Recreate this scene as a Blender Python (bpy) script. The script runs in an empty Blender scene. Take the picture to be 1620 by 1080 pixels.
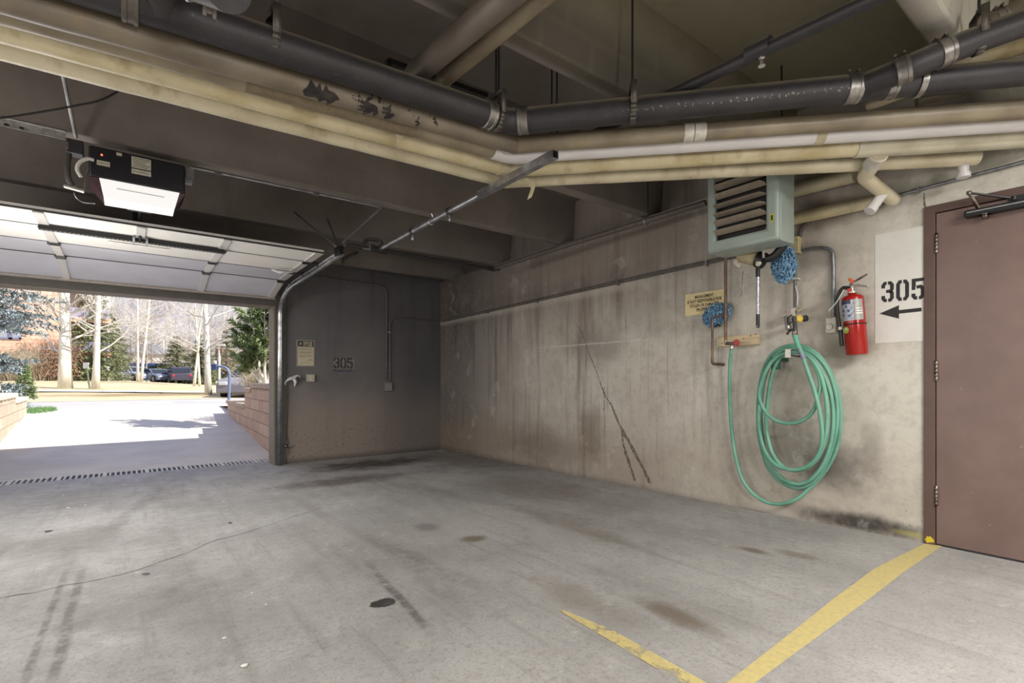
import bpy, bmesh, math, random
from mathutils import Vector, Matrix, noise as mnoise
R = random.Random(7)
SC = bpy.context.scene
COL = SC.collection
PI = math.pi
V = Vector
# ---------------------------------------------------------------- camera frame
F0 = 797.0
CAM = V((0, 0, 1.05))
YAW = math.radians(37.2)
FW = V((math.sin(YAW), math.cos(YAW), 0))
RT = V((math.cos(YAW), -math.sin(YAW), 0))
UP = V((0, 0, 1))
CU, CV = 810.0, 602.0

def ray(u, v):
    return FW + RT * ((u - CU) / F0) + UP * ((CV - v) / F0)

def onp(u, v, n, d):
    """point of a sight line on the real plane n.p = d"""
    r = ray(u, v); n = V(n)
    return CAM + r * ((d - n.dot(CAM)) / n.dot(r))

def onX(u, v, x): return onp(u, v, (1, 0, 0), x)
def onY(u, v, y): return onp(u, v, (0, 1, 0), y)
def onZ(u, v, z): return onp(u, v, (0, 0, 1), z)
def pt(u, v, t): return CAM + ray(u, v) * t

def lerp(a, b, t): return a + (b - a) * t

def interp(x, xs, ys):
    if x <= xs[0]: return ys[0]
    for i in range(1, len(xs)):
        if x <= xs[i]:
            k = (x - xs[i-1]) / (xs[i] - xs[i-1])
            return ys[i-1] + (ys[i] - ys[i-1]) * k
    return ys[-1]

# ---------------------------------------------------------------- materials
class M:
    def __init__(s, name):
        s.m = bpy.data.materials.new(name); s.m.use_nodes = True
        s.nt = s.m.node_tree; s.N = s.nt.nodes; s.L = s.nt.links
        s.b = s.N['Principled BSDF']; s.out = s.N['Material Output']
        s.tc = s.N.new('ShaderNodeTexCoord')
        s.co = s.tc.outputs['Object']
    def set(s, sock, val):
        if hasattr(val, 'is_linked') or hasattr(val, 'links'): s.L.new(val, sock)
        else: sock.default_value = val
    def node(s, t): return s.N.new(t)
    def mapping(s, scale=(1, 1, 1), loc=(0, 0, 0), rot=(0, 0, 0), vec=None):
        n = s.node('ShaderNodeMapping'); s.L.new(vec or s.co, n.inputs['Vector'])
        n.inputs['Scale'].default_value = scale; n.inputs['Location'].default_value = loc
        n.inputs['Rotation'].default_value = rot
        return n.outputs[0]
    def noise(s, scale=5, detail=4, rough=.55, vec=None, dist=0):
        n = s.node('ShaderNodeTexNoise'); s.L.new(vec or s.co, n.inputs['Vector'])
        n.inputs['Scale'].default_value = scale; n.inputs['Detail'].default_value = detail
        n.inputs['Roughness'].default_value = rough; n.inputs['Distortion'].default_value = dist
        return n.outputs['Fac']
    def voro(s, scale=20, vec=None):
        n = s.node('ShaderNodeTexVoronoi'); s.L.new(vec or s.co, n.inputs['Vector'])
        n.inputs['Scale'].default_value = scale
        return n.outputs['Distance']
    def math(s, op, a, b=0.0, clamp=False):
        n = s.node('ShaderNodeMath'); n.operation = op; n.use_clamp = clamp
        s.set(n.inputs[0], a); s.set(n.inputs[1], b)
        return n.outputs[0]
    def vmath(s, op, a, b):
        n = s.node('ShaderNodeVectorMath'); n.operation = op
        s.set(n.inputs[0], a); s.set(n.inputs[1], b)
        return n.outputs[1] if op in ('LENGTH', 'DISTANCE', 'DOT_PRODUCT') else n.outputs[0]
    def sep(s, vec=None):
        n = s.node('ShaderNodeSeparateXYZ'); s.L.new(vec or s.co, n.inputs[0]); return n.outputs
    def rng(s, x, a, b, c=0.0, d=1.0, smooth=True):
        n = s.node('ShaderNodeMapRange'); n.interpolation_type = 'SMOOTHSTEP' if smooth else 'LINEAR'
        n.clamp = True
        s.set(n.inputs[0], x)
        for i, q in enumerate((a, b, c, d)): n.inputs[i+1].default_value = q
        return n.outputs[0]
    def mix(s, f, a, b, mode='MIX'):
        n = s.node('ShaderNodeMix'); n.data_type = 'RGBA'; n.blend_type = mode
        s.set(n.inputs[0], f)
        for sock, c in ((n.inputs[6], a), (n.inputs[7], b)):
            if isinstance(c, tuple): sock.default_value = (*c[:3], 1)
            else: s.L.new(c, sock)
        return n.outputs[2]
    def blob(s, c, rad, wob=.35, nscale=6, soft=.5):
        """soft stain around c with radii rad, ragged by noise"""
        d = s.vmath('SUBTRACT', s.co, c); d = s.vmath('DIVIDE', d, rad)
        l = s.vmath('LENGTH', d, (0, 0, 0))
        n = s.noise(nscale, 4, .6)
        l = s.math('ADD', l, s.math('MULTIPLY', s.math('SUBTRACT', n, .5), 2 * wob))
        return s.rng(l, 1 - soft, 1.0, 1.0, 0.0)
    def color(s, c): s.L.new(c, s.b.inputs['Base Color']) if not isinstance(c, tuple) else setattr(s.b.inputs['Base Color'], 'default_value', (*c[:3], 1))
    def rough(s, v): s.set(s.b.inputs['Roughness'], v)
    def metal(s, v): s.b.inputs['Metallic'].default_value = v
    def bump(s, h, strength=.3, dist=.01):
        n = s.node('ShaderNodeBump'); n.inputs['Strength'].default_value = strength
        n.inputs['Distance'].default_value = dist
        s.L.new(h, n.inputs['Height']); s.L.new(n.outputs[0], s.b.inputs['Normal'])
    def alpha(s, a):
        t = s.node('ShaderNodeBsdfTransparent'); x = s.node('ShaderNodeMixShader')
        s.set(x.inputs[0], a); s.L.new(t.outputs[0], x.inputs[1]); s.L.new(s.b.outputs[0], x.inputs[2])
        s.L.new(x.outputs[0], s.out.inputs[0])

def srgb(r, g, b):
    f = lambda c: (c/255/12.92) if c/255 <= .04045 else ((c/255+.055)/1.055)**2.4
    return (f(r), f(g), f(b))

def simple(name, c, rough=.5, metal=0.0, var=.12, nscale=30, bump=0.0, c2=None):
    m = M(name)
    n = m.noise(nscale, 3)
    c2 = c2 or tuple(x*(1-var*1.6) for x in c)
    m.color(m.mix(m.rng(n, .35, .7), c, c2)); m.rough(rough); m.metal(metal)
    if bump: m.bump(n, bump, .004)
    return m.m

def emis(name, c, s):
    m = M(name); m.b.inputs['Emission Color'].default_value = (*c, 1); m.b.inputs['Emission Strength'].default_value = s
    m.color(c); return m.m

# ---------------------------------------------------------------- meshes
class MB:
    def __init__(s): s.v = []; s.f = []
    def add(s, vs, fs):
        o = len(s.v); s.v += [V(p) for p in vs]; s.f += [tuple(i + o for i in f) for f in fs]; return s
    def box(s, c, size, rot=None, ax=None):
        x, y, z = (q/2 for q in size); c = V(c)
        ps = [V((a*x, b*y, d*z)) for a in (-1, 1) for b in (-1, 1) for d in (-1, 1)]
        if rot is not None: ps = [rot @ p for p in ps]
        if ax: ps = [ax[0]*p.x + ax[1]*p.y + ax[2]*p.z for p in ps]
        return s.add([c + p for p in ps], [(0,1,3,2),(4,6,7,5),(0,4,5,1),(2,3,7,6),(0,2,6,4),(1,5,7,3)])
    def mm(s, lo, hi):
        lo, hi = V(lo), V(hi); return s.box((lo+hi)/2, hi-lo)
    def bar(s, a, b, w, h, up=(0, 0, 1)):
        a, b = V(a), V(b); d = (b-a); l = d.length; d = d/l; up = V(up)
        x = d.cross(up); x = x.normalized() if x.length > 1e-5 else V((1, 0, 0)); y = x.cross(d).normalized()
        return s.box((a+b)/2, (w, l, h), ax=(x, d, y))
    def tube(s, path, r, seg=12, cap=True, jit=0.0, flat=None):
        path = [V(p) for p in path]; n = len(path)
        rs = r if isinstance(r, (list, tuple)) else [r]*n
        t0 = (path[1]-path[0]).normalized()
        a = V((0, 0, 1)) if abs(t0.z) < .9 else V((1, 0, 0))
        x = t0.cross(a).normalized(); vs = []
        for i in range(n):
            t = (path[min(i+1, n-1)]-path[max(i-1, 0)])
            t = t.normalized() if t.length > 1e-9 else t0
            x = (x - t*x.dot(t)); x = x.normalized() if x.length > 1e-9 else t.orthogonal().normalized()
            y = t.cross(x)
            rr = rs[i]*(1+(R.uniform(-jit, jit) if jit else 0))
            for k in range(seg):
                an = 2*PI*k/seg
                vs.append(path[i] + x*(math.cos(an)*rr) + y*(math.sin(an)*rr*(flat or 1)))
        fs = [(i*seg+k, i*seg+(k+1) % seg, (i+1)*seg+(k+1) % seg, (i+1)*seg+k) for i in range(n-1) for k in range(seg)]
        if cap: fs += [tuple(range(seg))[::-1], tuple(range((n-1)*seg, n*seg))]
        return s.add(vs, fs)
    def lathe(s, prof, c, axis=(0, 0, 1), seg=24):
        """prof: list of (r, h) along axis"""
        c = V(c); ax = V(axis).normalized(); x = ax.orthogonal().normalized(); y = ax.cross(x)
        vs = []
        for r, h in prof:
            for k in range(seg):
                a = 2*PI*k/seg; vs.append(c + ax*h + x*(r*math.cos(a)) + y*(r*math.sin(a)))
        n = len(prof)
        fs = [(i*seg+k, i*seg+(k+1) % seg, (i+1)*seg+(k+1) % seg, (i+1)*seg+k) for i in range(n-1) for k in range(seg)]
        fs += [tuple(range(seg))[::-1], tuple(range((n-1)*seg, n*seg))]
        return s.add(vs, fs)
    def prism(s, poly, o, x, y, d):
        """2-D outline in the frame (o; x, y) pushed along the vector d"""
        o, x, y, d = V(o), V(x), V(y), V(d); n = len(poly)
        b = [o + x*p[0] + y*p[1] for p in poly]
        return s.add(b + [p + d for p in b], [tuple(range(n))[::-1], tuple(range(n, 2*n))] + [(i, (i+1) % n, n+(i+1) % n, n+i) for i in range(n)])
    def ring(s, o, x, y, outer, inner, d):
        """rectangular frame in the frame (o; x, y), pushed along d; outer/inner = (x0, y0, x1, y1)"""
        o, x, y, d = V(o), V(x), V(y), V(d)
        q = [(outer[0], outer[1]), (outer[2], outer[1]), (outer[2], outer[3]), (outer[0], outer[3]), (inner[0], inner[1]), (inner[2], inner[1]), (inner[2], inner[3]), (inner[0], inner[3])]
        b = [o+x*p[0]+y*p[1] for p in q]; vs = b+[p+d for p in b]; fs = []
        for i in range(4):
            j = (i+1) % 4; fs += [(i, j, 4+j, 4+i), (8+i, 12+i, 12+j, 8+j), (i, 8+i, 8+j, j), (4+i, 4+j, 12+j, 12+i)]
        return s.add(vs, fs)
    def quad(s, a, b, c, d): return s.add([a, b, c, d], [(0, 1, 2, 3)])
    def ribbon(s, pts, w, o, x, y):
        """thick flat stroke in the frame (o; x, y)"""
        o, x, y = V(o), V(x), V(y); n = len(pts); L = []; Rr = []
        for i in range(n):
            p = V((*pts[i], 0))
            d1 = (V((*pts[i], 0))-V((*pts[i-1], 0))).normalized() if i else None
            d2 = (V((*pts[i+1], 0))-V((*pts[i], 0))).normalized() if i < n-1 else None
            d1 = d1 or d2; d2 = d2 or d1
            n1 = V((-d1.y, d1.x, 0)); n2 = V((-d2.y, d2.x, 0)); m = n1+n2
            m = m/max(m.length, 1e-6); k = 1/max(m.dot(n1), .4)
            ww = w[i] if isinstance(w, (list, tuple)) else w
            q = p+m*(k*ww/2); L.append(q); q = p-m*(k*ww/2); Rr.append(q)
        vs = [o + x*q.x + y*q.y for q in L] + [o + x*q.x + y*q.y for q in Rr]
        return s.add(vs, [(i, i+1, n+i+1, n+i) for i in range(n-1)])

OFF = {}
def link(o): COL.objects.link(o); return o
def make(name, mb, mat, loc, smooth, bevel=0.0, auto=40):
    me = bpy.data.meshes.new(name)
    me.from_pydata([tuple(p - loc) for p in mb.v], [], mb.f)
    bm = bmesh.new(); bm.from_mesh(me); bmesh.ops.recalc_face_normals(bm, faces=bm.faces); bm.to_mesh(me); bm.free()
    if smooth:
        me.polygons.foreach_set('use_smooth', [True]*len(me.polygons))
        if smooth != 'all': me.set_sharp_from_angle(angle=math.radians(auto))
    if mat: me.materials.append(mat)
    o = bpy.data.objects.new(name, me); link(o)
    if bevel:
        b = o.modifiers.new('bevel', 'BEVEL'); b.width = bevel; b.segments = 2; b.limit_method = 'ANGLE'; b.harden_normals = False
    return o
def T(name, label, cat, loc, group=None):
    o = bpy.data.objects.new(name, None); link(o); o.location = loc; o.empty_display_size = .05
    o['label'] = label; o['category'] = cat
    if group: o['group'] = group
    OFF[o.name] = V(loc); return o
def P(parent, name, mb, mat, smooth=True, bevel=0.0, label=None, kind=None):
    loc = OFF[parent.name]; o = make(name, mb, mat, loc, smooth, bevel); o.parent = parent
    OFF[o.name] = loc
    if label: o['label'] = label
    if kind: o['kind'] = kind
    return o
def S(name, mb, mat, label, cat, loc=None, smooth=True, bevel=0.0, group=None, kind=None):
    if loc is None:
        n = len(mb.v); c = sum(mb.v, V((0, 0, 0)))/n; loc = V((c.x, c.y, min(p.z for p in mb.v)))
    loc = V(loc)
    o = make(name, mb, mat, loc, smooth, bevel); o.location = loc; OFF[o.name] = loc
    o['label'] = label; o['category'] = cat
    if group: o['group'] = group
    if kind: o['kind'] = kind
    return o
def ST(name, mb, mat, smooth=False, parent=None, bevel=0.0, label=None):
    o = make(name, mb, mat, V((0, 0, 0)), smooth, bevel); OFF[o.name] = V((0, 0, 0))
    if parent: o.parent = parent
    else: o['kind'] = 'structure'
    if label: o['label'] = label
    return o

def cat(pts, n=6):
    """Catmull-Rom through pts"""
    pts = [V(p) for p in pts]; out = []
    q = [pts[0]*2-pts[1]] + pts + [pts[-1]*2-pts[-2]]
    for i in range(1, len(q)-2):
        for k in range(n):
            t = k/n; a, b, c, d = q[i-1:i+3]
            out.append(.5*((2*b)+(c-a)*t+(2*a-5*b+4*c-d)*t*t+(3*b-a-3*c+d)*t**3))
    return out + [pts[-1]]
def fillet(pts, r, n=6):
    pts = [V(p) for p in pts]; out = [pts[0]]
    for i in range(1, len(pts)-1):
        a, b, c = pts[i-1], pts[i], pts[i+1]
        d1 = (a-b).normalized(); d2 = (c-b).normalized()
        rr = min(r, (a-b).length*.45, (c-b).length*.45)
        p, q = b+d1*rr, b+d2*rr
        for k in range(n+1):
            t = k/n; out.append(p*(1-t)**2+b*(2*t*(1-t))+q*t*t)
    return out + [pts[-1]]
def densify(pts, step):
    out = []
    for a, b in zip(pts, pts[1:]):
        n = max(1, int((b-a).length/step))
        out += [lerp(a, b, k/n) for k in range(n)]
    return out + [pts[-1]]
def text_mb(mb, s, size, o, x, y, align='LEFT', ysq=1.0, bold=0.0, spacing=1.0, width=None):
    cu = bpy.data.curves.new('lettering', 'FONT'); cu.body = s; cu.size = size; cu.align_x = align
    cu.resolution_u = 2; cu.offset = bold; cu.space_character = spacing
    ob = bpy.data.objects.new('lettering', cu); link(ob)
    bpy.context.view_layer.update()
    me = bpy.data.meshes.new_from_object(ob.evaluated_get(bpy.context.evaluated_depsgraph_get()))
    o, x, y = V(o), V(x), V(y)
    xs = [p.co.x for p in me.vertices]; k = 1.0
    if width and xs: k = width/(max(xs)-min(xs))
    mb.add([o + x*(p.co.x*k) + y*(p.co.y*ysq) for p in me.vertices], [tuple(f.vertices) for f in me.polygons])
    bpy.data.meshes.remove(me); bpy.data.objects.remove(ob); bpy.data.curves.remove(cu)

STENCIL = {
 '3': [[(0, .72), (0, .88), (.12, 1), (.24, 1)], [(.32, 1), (.48, 1), (.6, .88), (.6, .62), (.5, .52), (.2, .52)], [(.5, .50), (.6, .40), (.6, .12), (.48, 0), (.34, 0)], [(.25, 0), (.12, 0), (0, .12), (0, .28)]],
 '0': [[(.25, 1), (.12, 1), (0, .86), (0, .14), (.12, 0), (.25, 0)], [(.35, 1), (.48, 1), (.6, .86), (.6, .14), (.48, 0), (.35, 0)]],
 '5': [[(.66, 1), (.02, 1), (.02, .55), (.12, .55)], [(.20, .60), (.46, .62), (.6, .5), (.6, .13), (.48, 0), (.35, 0)], [(.25, 0), (.12, 0), (0, .12), (0, .26)]],
}
def stencil(mb, s, o, x, y, w, h, gap, stroke):
    for i, ch in enumerate(s):
        for st in STENCIL[ch]:
            mb.ribbon([(p[0]/.6*w + i*(w+gap), p[1]*h) for p in st], stroke, o, x, y)
# ================================================================ setting
XW, YB = 4.1, 7.36            # right wall face, back wall face
ZS, ZC = 2.70, 3.22           # underside of the stems, underside of the deck
def fz(y): return interp(y, [-6, .9, 8.4], [0, 0, -.10])   # the slab falls to the drain

def crack_mask(m, y_, z_, wscale=1.0):
    pass

def mat_floor():
    m = M('floor_concrete'); p = m.sep()
    n1 = m.noise(1.1, 6, .6); n2 = m.noise(9, 6, .65); n3 = m.noise(90, 3)
    st = m.noise(1.0, 5, .6, m.mapping((7, .5, 1), rot=(0, 0, .12)))
    st2 = m.noise(1.0, 5, .62, m.mapping((16, .9, 1), rot=(0, 0, -.5)))
    c = m.mix(m.rng(n1, .3, .7), srgb(165, 163, 160), srgb(141, 139, 136))
    c = m.mix(m.math('MULTIPLY', m.rng(st, .5, .75), .45), c, srgb(120, 116, 110))
    c = m.mix(m.math('MULTIPLY', m.rng(st2, .55, .72), .38), c, srgb(118, 112, 106))
    c = m.mix(m.math('MULTIPLY', m.rng(n2, .5, .75), .35), c, srgb(122, 116, 108))
    c = m.mix(m.math('MULTIPLY', m.rng(n2, .28, .42, 1, 0), .30), c, srgb(196, 193, 185))
    # warm grime by the far corner and along the wall foot
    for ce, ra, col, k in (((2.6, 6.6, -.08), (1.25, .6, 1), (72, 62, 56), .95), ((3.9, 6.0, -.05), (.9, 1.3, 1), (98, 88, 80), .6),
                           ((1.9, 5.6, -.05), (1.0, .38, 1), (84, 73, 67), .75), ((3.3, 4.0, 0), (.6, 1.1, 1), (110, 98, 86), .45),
                           ((1.75, 1.75, 0), (.16, .45, 1), (112, 98, 80), .4), ((1.96, 1.38, 0), (.10, .30, 1), (92, 78, 60), .75), ((3.10, 1.60, 0), (.07, .13, 1), (98, 84, 64), .75), ((2.6, 2.6, 0), (.14, .8, 1), (112, 100, 86), .4),
                           ((1.86, 2.88, 0), (.12, .10, 1), (98, 84, 62), .8), ((3.23, 1.40, 0), (.08, .16, 1), (112, 98, 78), .6), ((1.75, 3.35, 0), (.12, .16, 1), (90, 78, 76), .5),
                           ((-.3, 4.6, 0), (.45, .5, 1), (112, 109, 104), .6), ((.1, 3.0, 0), (.6, .3, 1), (120, 117, 111), .5), ((-.5, 2.0, 0), (.5, .8, 1), (118, 113, 106), .4)):
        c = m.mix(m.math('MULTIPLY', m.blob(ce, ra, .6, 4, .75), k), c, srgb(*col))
    # dark oil spot
    oil = m.blob((.974, 2.306, 0), (.066, .052, 1), .45, 30, .2)
    c = m.mix(oil, c, srgb(44, 42, 42))
    # tyre tracks: bands running with the drive, broken into a tread by a fine wave
    def track(x0, x1, y0, y1, w, k, col=(96, 92, 87)):
        nonlocal c
        dx = m.math('SUBTRACT', p[0], m.math('ADD', x0, m.math('MULTIPLY', m.math('SUBTRACT', p[1], y0), (x1-x0)/(y1-y0))))
        wob = m.math('MULTIPLY', m.math('SUBTRACT', m.noise(3, 3), .5), w*.8)
        band = m.rng(m.math('ABSOLUTE', m.math('ADD', dx, wob)), w*.25, w, 1, 0)
        band = m.math('MULTIPLY', band, m.rng(p[1], y0, y0+.4)); band = m.math('MULTIPLY', band, m.rng(p[1], y1-.6, y1, 1, 0))
        band = m.math('MULTIPLY', band, m.rng(m.noise(14, 5, .7), .3, .6))
        c = m.mix(m.math('MULTIPLY', band, k), c, srgb(*col))
    track(1.0, 1.14, 1.75, 3.1, .035, .85, (84, 80, 76)); track(-.22, -.22, 2.2, 4.1, .03, .8); track(-.30, -.29, 2.2, 4.1, .022, .8); track(1.22, 1.45, 1.9, 3.4, .10, .3)
    track(1.45, 1.25, 2.0, 4.0, .09, .35); track(-.2, .35, 4.4, 6.8, .09, .4); track(-1.2, -.5, 3.0, 5.0, .06, .4)
    track(2.9, 2.2, 2.2, 5.5, .16, .35, (112, 104, 96)); track(.2, .3, 2.5, 6.5, .2, .25)
    # pale specks
    c = m.mix(m.math('MULTIPLY', m.rng(m.voro(26), .035, .05, 1, 0), m.rng(m.noise(1.3, 2), .55, .68)), c, srgb(205, 202, 196))
    c = m.mix(m.math('MULTIPLY', m.rng(n3, .48, .70), .34), c, srgb(104, 100, 94))
    c = m.mix(m.math('MULTIPLY', m.rng(m.noise(34, 5, .75), .52, .66), .32), c, srgb(98, 94, 88))
    m.color(c); m.rough(m.rng(n2, .3, .7, .55, .85)); m.bump(m.math('ADD', n3, m.math('MULTIPLY', n2, 1.5)), .25, .006)
    return m.m

def mat_wall_right():
    m = M('wall_concrete_right'); p = m.sep()
    streak = m.noise(1, 5, .62, m.mapping((1, 5.5, .35)))
    fine = m.noise(1, 5, .65, m.mapping((1, 22, .8)))
    n1 = m.noise(1.4, 5, .6); n2 = m.noise(14, 5, .65); n3 = m.noise(70, 3)
    c = m.mix(m.rng(n1, .3, .7), srgb(206, 202, 190), srgb(188, 180, 168))
    # sooty upper half; darkening towards the far corner is soot plus painted light falloff
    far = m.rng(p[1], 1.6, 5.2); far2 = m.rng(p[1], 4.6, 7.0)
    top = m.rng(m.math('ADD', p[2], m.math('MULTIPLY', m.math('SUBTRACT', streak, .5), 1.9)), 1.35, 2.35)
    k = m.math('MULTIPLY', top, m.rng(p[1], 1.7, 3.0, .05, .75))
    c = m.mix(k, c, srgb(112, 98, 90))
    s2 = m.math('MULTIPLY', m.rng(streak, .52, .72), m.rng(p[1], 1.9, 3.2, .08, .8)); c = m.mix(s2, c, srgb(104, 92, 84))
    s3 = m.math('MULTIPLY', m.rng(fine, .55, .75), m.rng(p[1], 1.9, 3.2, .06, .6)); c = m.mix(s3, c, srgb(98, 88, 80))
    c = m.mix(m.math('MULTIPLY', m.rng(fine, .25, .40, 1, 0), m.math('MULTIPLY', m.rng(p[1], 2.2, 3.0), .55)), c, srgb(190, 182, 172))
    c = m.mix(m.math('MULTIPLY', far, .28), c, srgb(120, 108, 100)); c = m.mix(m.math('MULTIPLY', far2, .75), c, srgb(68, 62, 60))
    # pale scoured line under the long conduit
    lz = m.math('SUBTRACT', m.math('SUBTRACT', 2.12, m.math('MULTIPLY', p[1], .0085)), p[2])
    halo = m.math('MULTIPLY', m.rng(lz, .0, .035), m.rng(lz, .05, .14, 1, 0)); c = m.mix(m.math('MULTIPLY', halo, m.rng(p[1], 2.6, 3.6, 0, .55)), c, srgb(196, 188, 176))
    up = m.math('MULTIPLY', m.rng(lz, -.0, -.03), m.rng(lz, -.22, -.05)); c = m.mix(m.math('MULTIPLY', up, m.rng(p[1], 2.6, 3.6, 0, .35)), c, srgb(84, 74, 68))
    # lower brown damp and pitting
    low = m.rng(m.math('ADD', p[2], m.math('MULTIPLY', m.math('SUBTRACT', n1, .5), 1.0)), .25, .75, 1, 0)
    c = m.mix(m.math('MULTIPLY', low, m.rng(p[1], 1.5, 3.6, .25, .5)), c, srgb(134, 116, 98))
    pit = m.rng(m.voro(34), .10, .16, 1, 0)
    pit = m.math('MULTIPLY', pit, m.math('MULTIPLY', m.rng(p[2], .2, .75, 1, .08), m.rng(m.noise(3, 3), .4, .6))); c = m.mix(m.math('MULTIPLY', pit, .7), c, srgb(84, 74, 66))
    # smudges around the hose, by the foot and over the door side
    for ce, ra, col, kk in (((4.1, 1.50, .42), (.4, .30, .26), (70, 66, 62), .8), ((4.1, 1.82, .55), (.4, .30, .30), (96, 88, 80), .6), ((4.1, 1.35, .05), (.4, .62, .10), (52, 48, 44), .95),
                            ((4.1, 1.75, .95), (.4, .26, .35), (130, 118, 104), .5), ((4.1, 1.42, 1.28), (.4, .22, .16), (128, 120, 106), .65), ((4.1, 1.28, .55), (.3, .10, .25), (112, 105, 95), .5),
                            ((4.1, 1.45, 2.30), (.4, .75, .16), (112, 104, 90), .75), ((4.1, 1.55, 1.72), (.3, .12, .12), (120, 116, 106), .4), ((4.1, 1.62, 1.98), (.4, .30, .16), (118, 112, 100), .6),
                            ((4.1, 1.05, 2.62), (.4, 1.1, .30), (150, 132, 124), .6), ((4.1, 3.9, 1.42), (.3, .55, .32), (112, 104, 98), .5), ((4.1, 3.95, .45), (.3, .22, .42), (112, 96, 80), .6), ((4.1, 2.95, 1.55), (.3, .45, .16), (128, 116, 106), .35),
                            ((4.1, 4.9, .25), (.3, 1.2, .35), (96, 84, 74), .5), ((4.1, .5, 2.4), (.3, .6, .2), (128, 124, 108), .6), ((4.1, 1.0, .04), (.3, .22, .03), (176, 166, 90), .5)):
        c = m.mix(m.math('MULTIPLY', m.blob(ce, ra, .55, 5, .8), kk), c, srgb(*col))
    # form line and scoured arcs
    fl = m.rng(m.math('ABSOLUTE', m.math('SUBTRACT', m.math('ADD', p[2], m.math('MULTIPLY', n2, .02)), 1.47)), .003, .012, 1, 0)
    c = m.mix(m.math('MULTIPLY', fl, m.math('MULTIPLY', m.rng(p[1], 3.0, 3.3), m.rng(p[1], 4.6, 5.0, .6, 0))), c, srgb(212, 206, 196))
    foot = m.rng(m.math('ADD', p[2], m.math('MULTIPLY', n2, .05)), -.06, .06, .65, 0); c = m.mix(foot, c, srgb(74, 66, 58))
    c = m.mix(m.math('MULTIPLY', m.rng(n2, .45, .72), .30), c, srgb(138, 129, 118))
    n4 = m.noise(3.2, 6, .7); c = m.mix(m.math('MULTIPLY', m.rng(n4, .50, .66), .28), c, srgb(146, 135, 122)); c = m.mix(m.math('MULTIPLY', m.rng(n4, .30, .44, 1, 0), .25), c, srgb(222, 218, 208))
    m.color(c); m.rough(.85); m.bump(m.math('ADD', n3, n2), .22, .006)
    return m.m

def mat_wall_back():
    m = M('wall_concrete_back'); p = m.sep()
    n1 = m.noise(1.2, 5, .6); n2 = m.noise(16, 5, .65); n3 = m.noise(60, 3)
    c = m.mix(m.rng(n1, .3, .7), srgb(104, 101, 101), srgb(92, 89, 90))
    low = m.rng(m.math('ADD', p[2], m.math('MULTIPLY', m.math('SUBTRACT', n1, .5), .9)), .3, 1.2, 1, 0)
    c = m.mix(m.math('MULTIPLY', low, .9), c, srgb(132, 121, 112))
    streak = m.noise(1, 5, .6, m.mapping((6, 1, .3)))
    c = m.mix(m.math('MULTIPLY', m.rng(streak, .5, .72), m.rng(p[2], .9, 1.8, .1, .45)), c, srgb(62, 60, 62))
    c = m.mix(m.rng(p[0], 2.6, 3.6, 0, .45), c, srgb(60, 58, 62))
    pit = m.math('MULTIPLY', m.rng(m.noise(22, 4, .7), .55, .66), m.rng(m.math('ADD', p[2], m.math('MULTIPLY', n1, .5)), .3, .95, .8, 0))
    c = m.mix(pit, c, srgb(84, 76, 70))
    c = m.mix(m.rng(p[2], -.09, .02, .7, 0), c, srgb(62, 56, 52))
    m.color(c); m.rough(.85); m.bump(m.math('ADD', n3, n2), .2, .006); return m.m

def mat_ceiling():
    m = M('ceiling_concrete'); p = m.sep()
    n1 = m.noise(.9, 5, .6); n2 = m.noise(10, 5, .65); n3 = m.noise(60, 3)
    c = m.mix(m.rng(n1, .3, .7), srgb(134, 125, 117), srgb(113, 105, 98))
    st = m.noise(1, 5, .6, m.mapping((3, 3, .8)))
    c = m.mix(m.math('MULTIPLY', m.rng(st, .5, .72), .35), c, srgb(92, 84, 76))
    ol = m.math('MULTIPLY', m.rng(p[1], .75, .95), m.rng(p[1], 1.94, 1.99, .75, 0)); c = m.mix(ol, c, m.mix(m.rng(p[2], 2.85, 3.2), srgb(74, 70, 57), srgb(158, 150, 124)))
    br = m.node('ShaderNodeTexBrick'); br.inputs['Scale'].default_value = 1.4; br.inputs['Mortar Size'].default_value = .05; br.inputs['Mortar Smooth'].default_value = 1
    m.L.new(m.mapping((1, 1, 1), rot=(PI/2, 0, 0)), br.inputs['Vector'])
    c = m.mix(m.math('MULTIPLY', m.math('MULTIPLY', br.outputs['Fac'], ol), .22), c, srgb(128, 120, 98))
    c = m.mix(m.rng(p[1], .60, .74, .9, 0), c, srgb(206, 202, 188))  # lamp-lit brightness of the nearest stem face put into its colour
    c = m.mix(m.math('MULTIPLY', m.rng(n2, .5, .75), .2), c, srgb(84, 78, 70))
    m.color(c); m.rough(.9); m.bump(m.math('ADD', n3, n2), .18, .006); return m.m

MF, MWR, MWB, MCE = mat_floor(), mat_wall_right(), mat_wall_back(), mat_ceiling()

# floor slab (falls to the drain)
mb = MB(); ys = [-4.2, -2, 0, .9, 2, 3, 4, 5, 6, 7, 7.75]
for y in ys: mb.v += [V((-4.2, y, fz(y))), V((XW+.2, y, fz(y)))]
mb.f += [(2*i, 2*i+1, 2*i+3, 2*i+2) for i in range(len(ys)-1)]
ST('floor', mb, MF)
# right wall with the doorway
DY1, DY0, DZ = .985, -.06, 2.17
mb = MB()
for y0, y1, z0, z1 in ((DY1, 7.6, -.15, 2.68), (-4.2, DY0, -.15, 2.68), (DY0, DY1, DZ, 2.68)):
    mb.mm((XW, y0, z0), (XW+.3, y1, z1))
mb.mm((XW+.2, -4.2, 2.68), (XW+.3, 7.6, 3.4))
wr = ST('wall_right', mb, MWR)
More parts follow.
